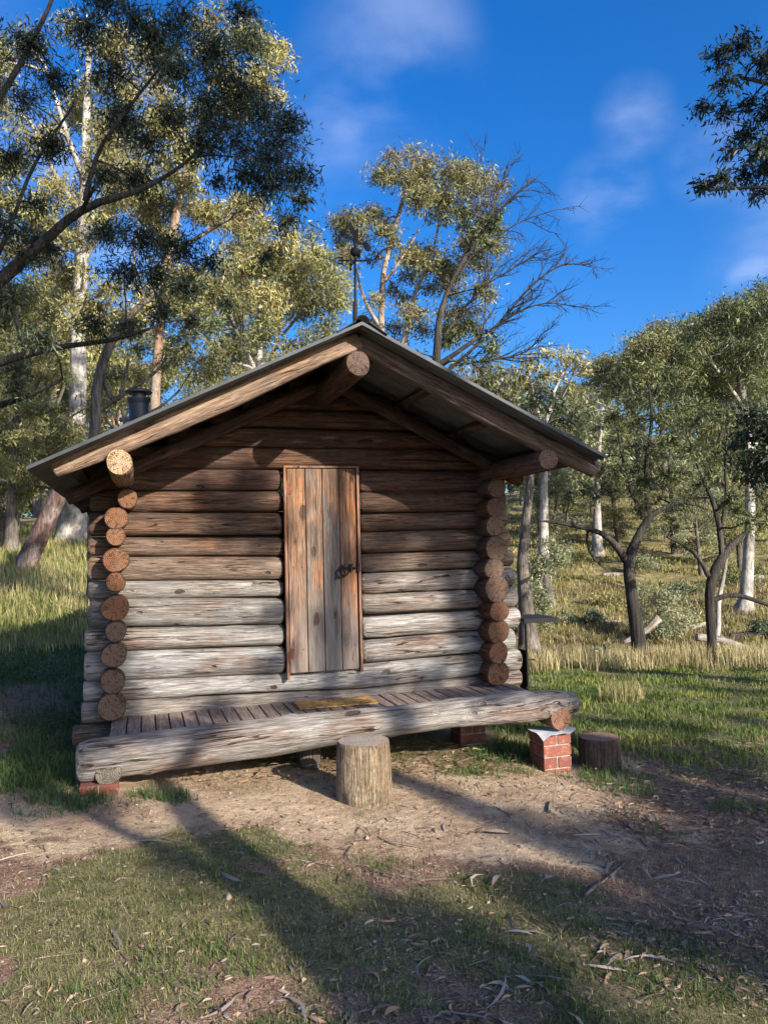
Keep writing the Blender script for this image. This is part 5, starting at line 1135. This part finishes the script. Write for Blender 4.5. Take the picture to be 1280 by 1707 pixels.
litter('leaf_fragments', 40000, lambda x, y: np.clip(lk(x, y)*1.2 + .14, 0, 1), 2.2, 7.2, .032, .007, LC_ + [(.10, .07, .055)], 303, 'small bark and leaf fragments')
litter('bark_chips', 7000, lambda x, y: ((np.abs((-st*x + ct*y) - 5.75) < .42)*1.0*((ct*x + st*y) > .2)*((ct*x + st*y) < 2.9) + (x > 1.4)*(np.abs(y - 5.2) < 1.0)*.8), 4.4, 7.0, .07, .012, [(.16, .09, .06), (.24, .14, .09), (.33, .22, .15), (.10, .06, .045)], 304, 'reddish bark chips under the deck and beside the stump', lift=.03)
litter('pale_bark_strips', 220, lambda x, y: (x > 0)*(y < 5.2)*1.0 + .2*(y < 5), 2.3, 5.4, .20, .016, [(.30, .24, .20), (.20, .15, .12)], 305, 'long strips of shed bark on the right foreground', lift=.01)
# pebbles and crumbs of earth
g = np.random.default_rng(311); n = 2600; y = g.uniform(2.3, 6.2, n); x = g.uniform(-1, 1, n)*(.58*y + .2); k_ = g.random(n) < .25 + .75*dirtness(x, y); x, y = x[k_], y[k_]; n = len(x)
r_ = g.gamma(2.0, .0022, n) + .0015; z = ground_z(x, y) + r_*.25; O = np.array([[1, 0, 0], [0, 1, 0], [-1, 0, 0], [0, -1, 0], [0, 0, .7], [0, 0, -.7]])
V = (np.stack([x, y, z], 1)[:, None] + O[None]*r_[:, None, None]*g.uniform(.6, 1.3, (n, 6, 1))).reshape(-1, 3); i = np.arange(n)[:, None]*6
Fq = np.concatenate([i + np.array(t) for t in ((0, 1, 4), (1, 2, 4), (2, 3, 4), (3, 0, 4), (1, 0, 5), (2, 1, 5), (3, 2, 5), (0, 3, 5))]); c = np.array([.30, .21, .15])*g.uniform(.4, 1.3, (n, 1))
link('pebbles', npmesh('pebbles', V, Fq, M_LITTER, np.tile(c, (8, 1))), label='small pebbles and crumbs of earth on the bare ground', cat='pebbles', kind='stuff')
# twigs
T = Tubes(); g = np.random.default_rng(306)
for k in range(420):
    y = g.uniform(2.3, 6.3); x = g.uniform(-1, 1)*(.58*y + .2)
    if g.random() > .25 + .75*(x > -.3): continue
    a = g.uniform(0, 6.28); L = g.uniform(.05, .22); z0 = gz(x, y) + .006; b_ = g.normal(0, .15)
    pts = [(x + math.cos(a + b_*t)*L*t, y + math.sin(a + b_*t)*L*t, gz(x + math.cos(a)*L*t, y + math.sin(a)*L*t) + .006 + .01*math.sin(t*3)*(k % 3 == 0)) for t in (0, .35, .7, 1)]
    T.add(pts, [.0028, .0026, .0022, .0012], 5)
M_TWIG = bark_material('fallen_twig_bark', (.13, .09, .07), (.26, .20, .16), 30, .4)
link('twigs', T.mesh('twigs', M_TWIG), label='small fallen twigs over the bare ground and turf', cat='twigs', kind='stuff')
for i, (pts, r, lab) in enumerate(((((1010, 1535), (1080, 1548), (1190, 1562)), .007, 'long thin dark stick lying in the right foreground'), (((975, 1495), (1010, 1470), (1042, 1440)), .008, 'forked grey stick in the shade right of centre'),
        (((914, 1356), (915, 1345), (916, 1338)), .009, 'short upright looking stick on the bare earth'), (((760, 1275), (800, 1262), (835, 1250)), .010, 'pale stick lying in bark chips under the deck'),
        (((730, 1400), (790, 1388), (850, 1392)), .005, 'thin stick on lit earth right of the upright stump'), (((460, 1440), (500, 1436), (560, 1446)), .005, 'thin pale stick on the earth left of the upright stump'),
        (((620, 1455), (700, 1470), (760, 1468)), .006, 'thin dark stick at the edge of turf and earth'), (((1120, 1240), (1160, 1234), (1200, 1236)), .010, 'grey stick in the meadow right of the dark stump'))):
    P = [onground(x, y) + Vector((0, 0, r*.9)) for x, y in pts]; m = MB(); m.tube([P[0], P[0].lerp(P[1], .5) + Vector((0, .008, .003)), P[1], P[1].lerp(P[2], .5) + Vector((0, -.008, .004)), P[2]], [r, r, r*.85, r*.8, r*.5], 7)
    m.build('fallen_stick', M_TWIG, label=lab, cat='stick')
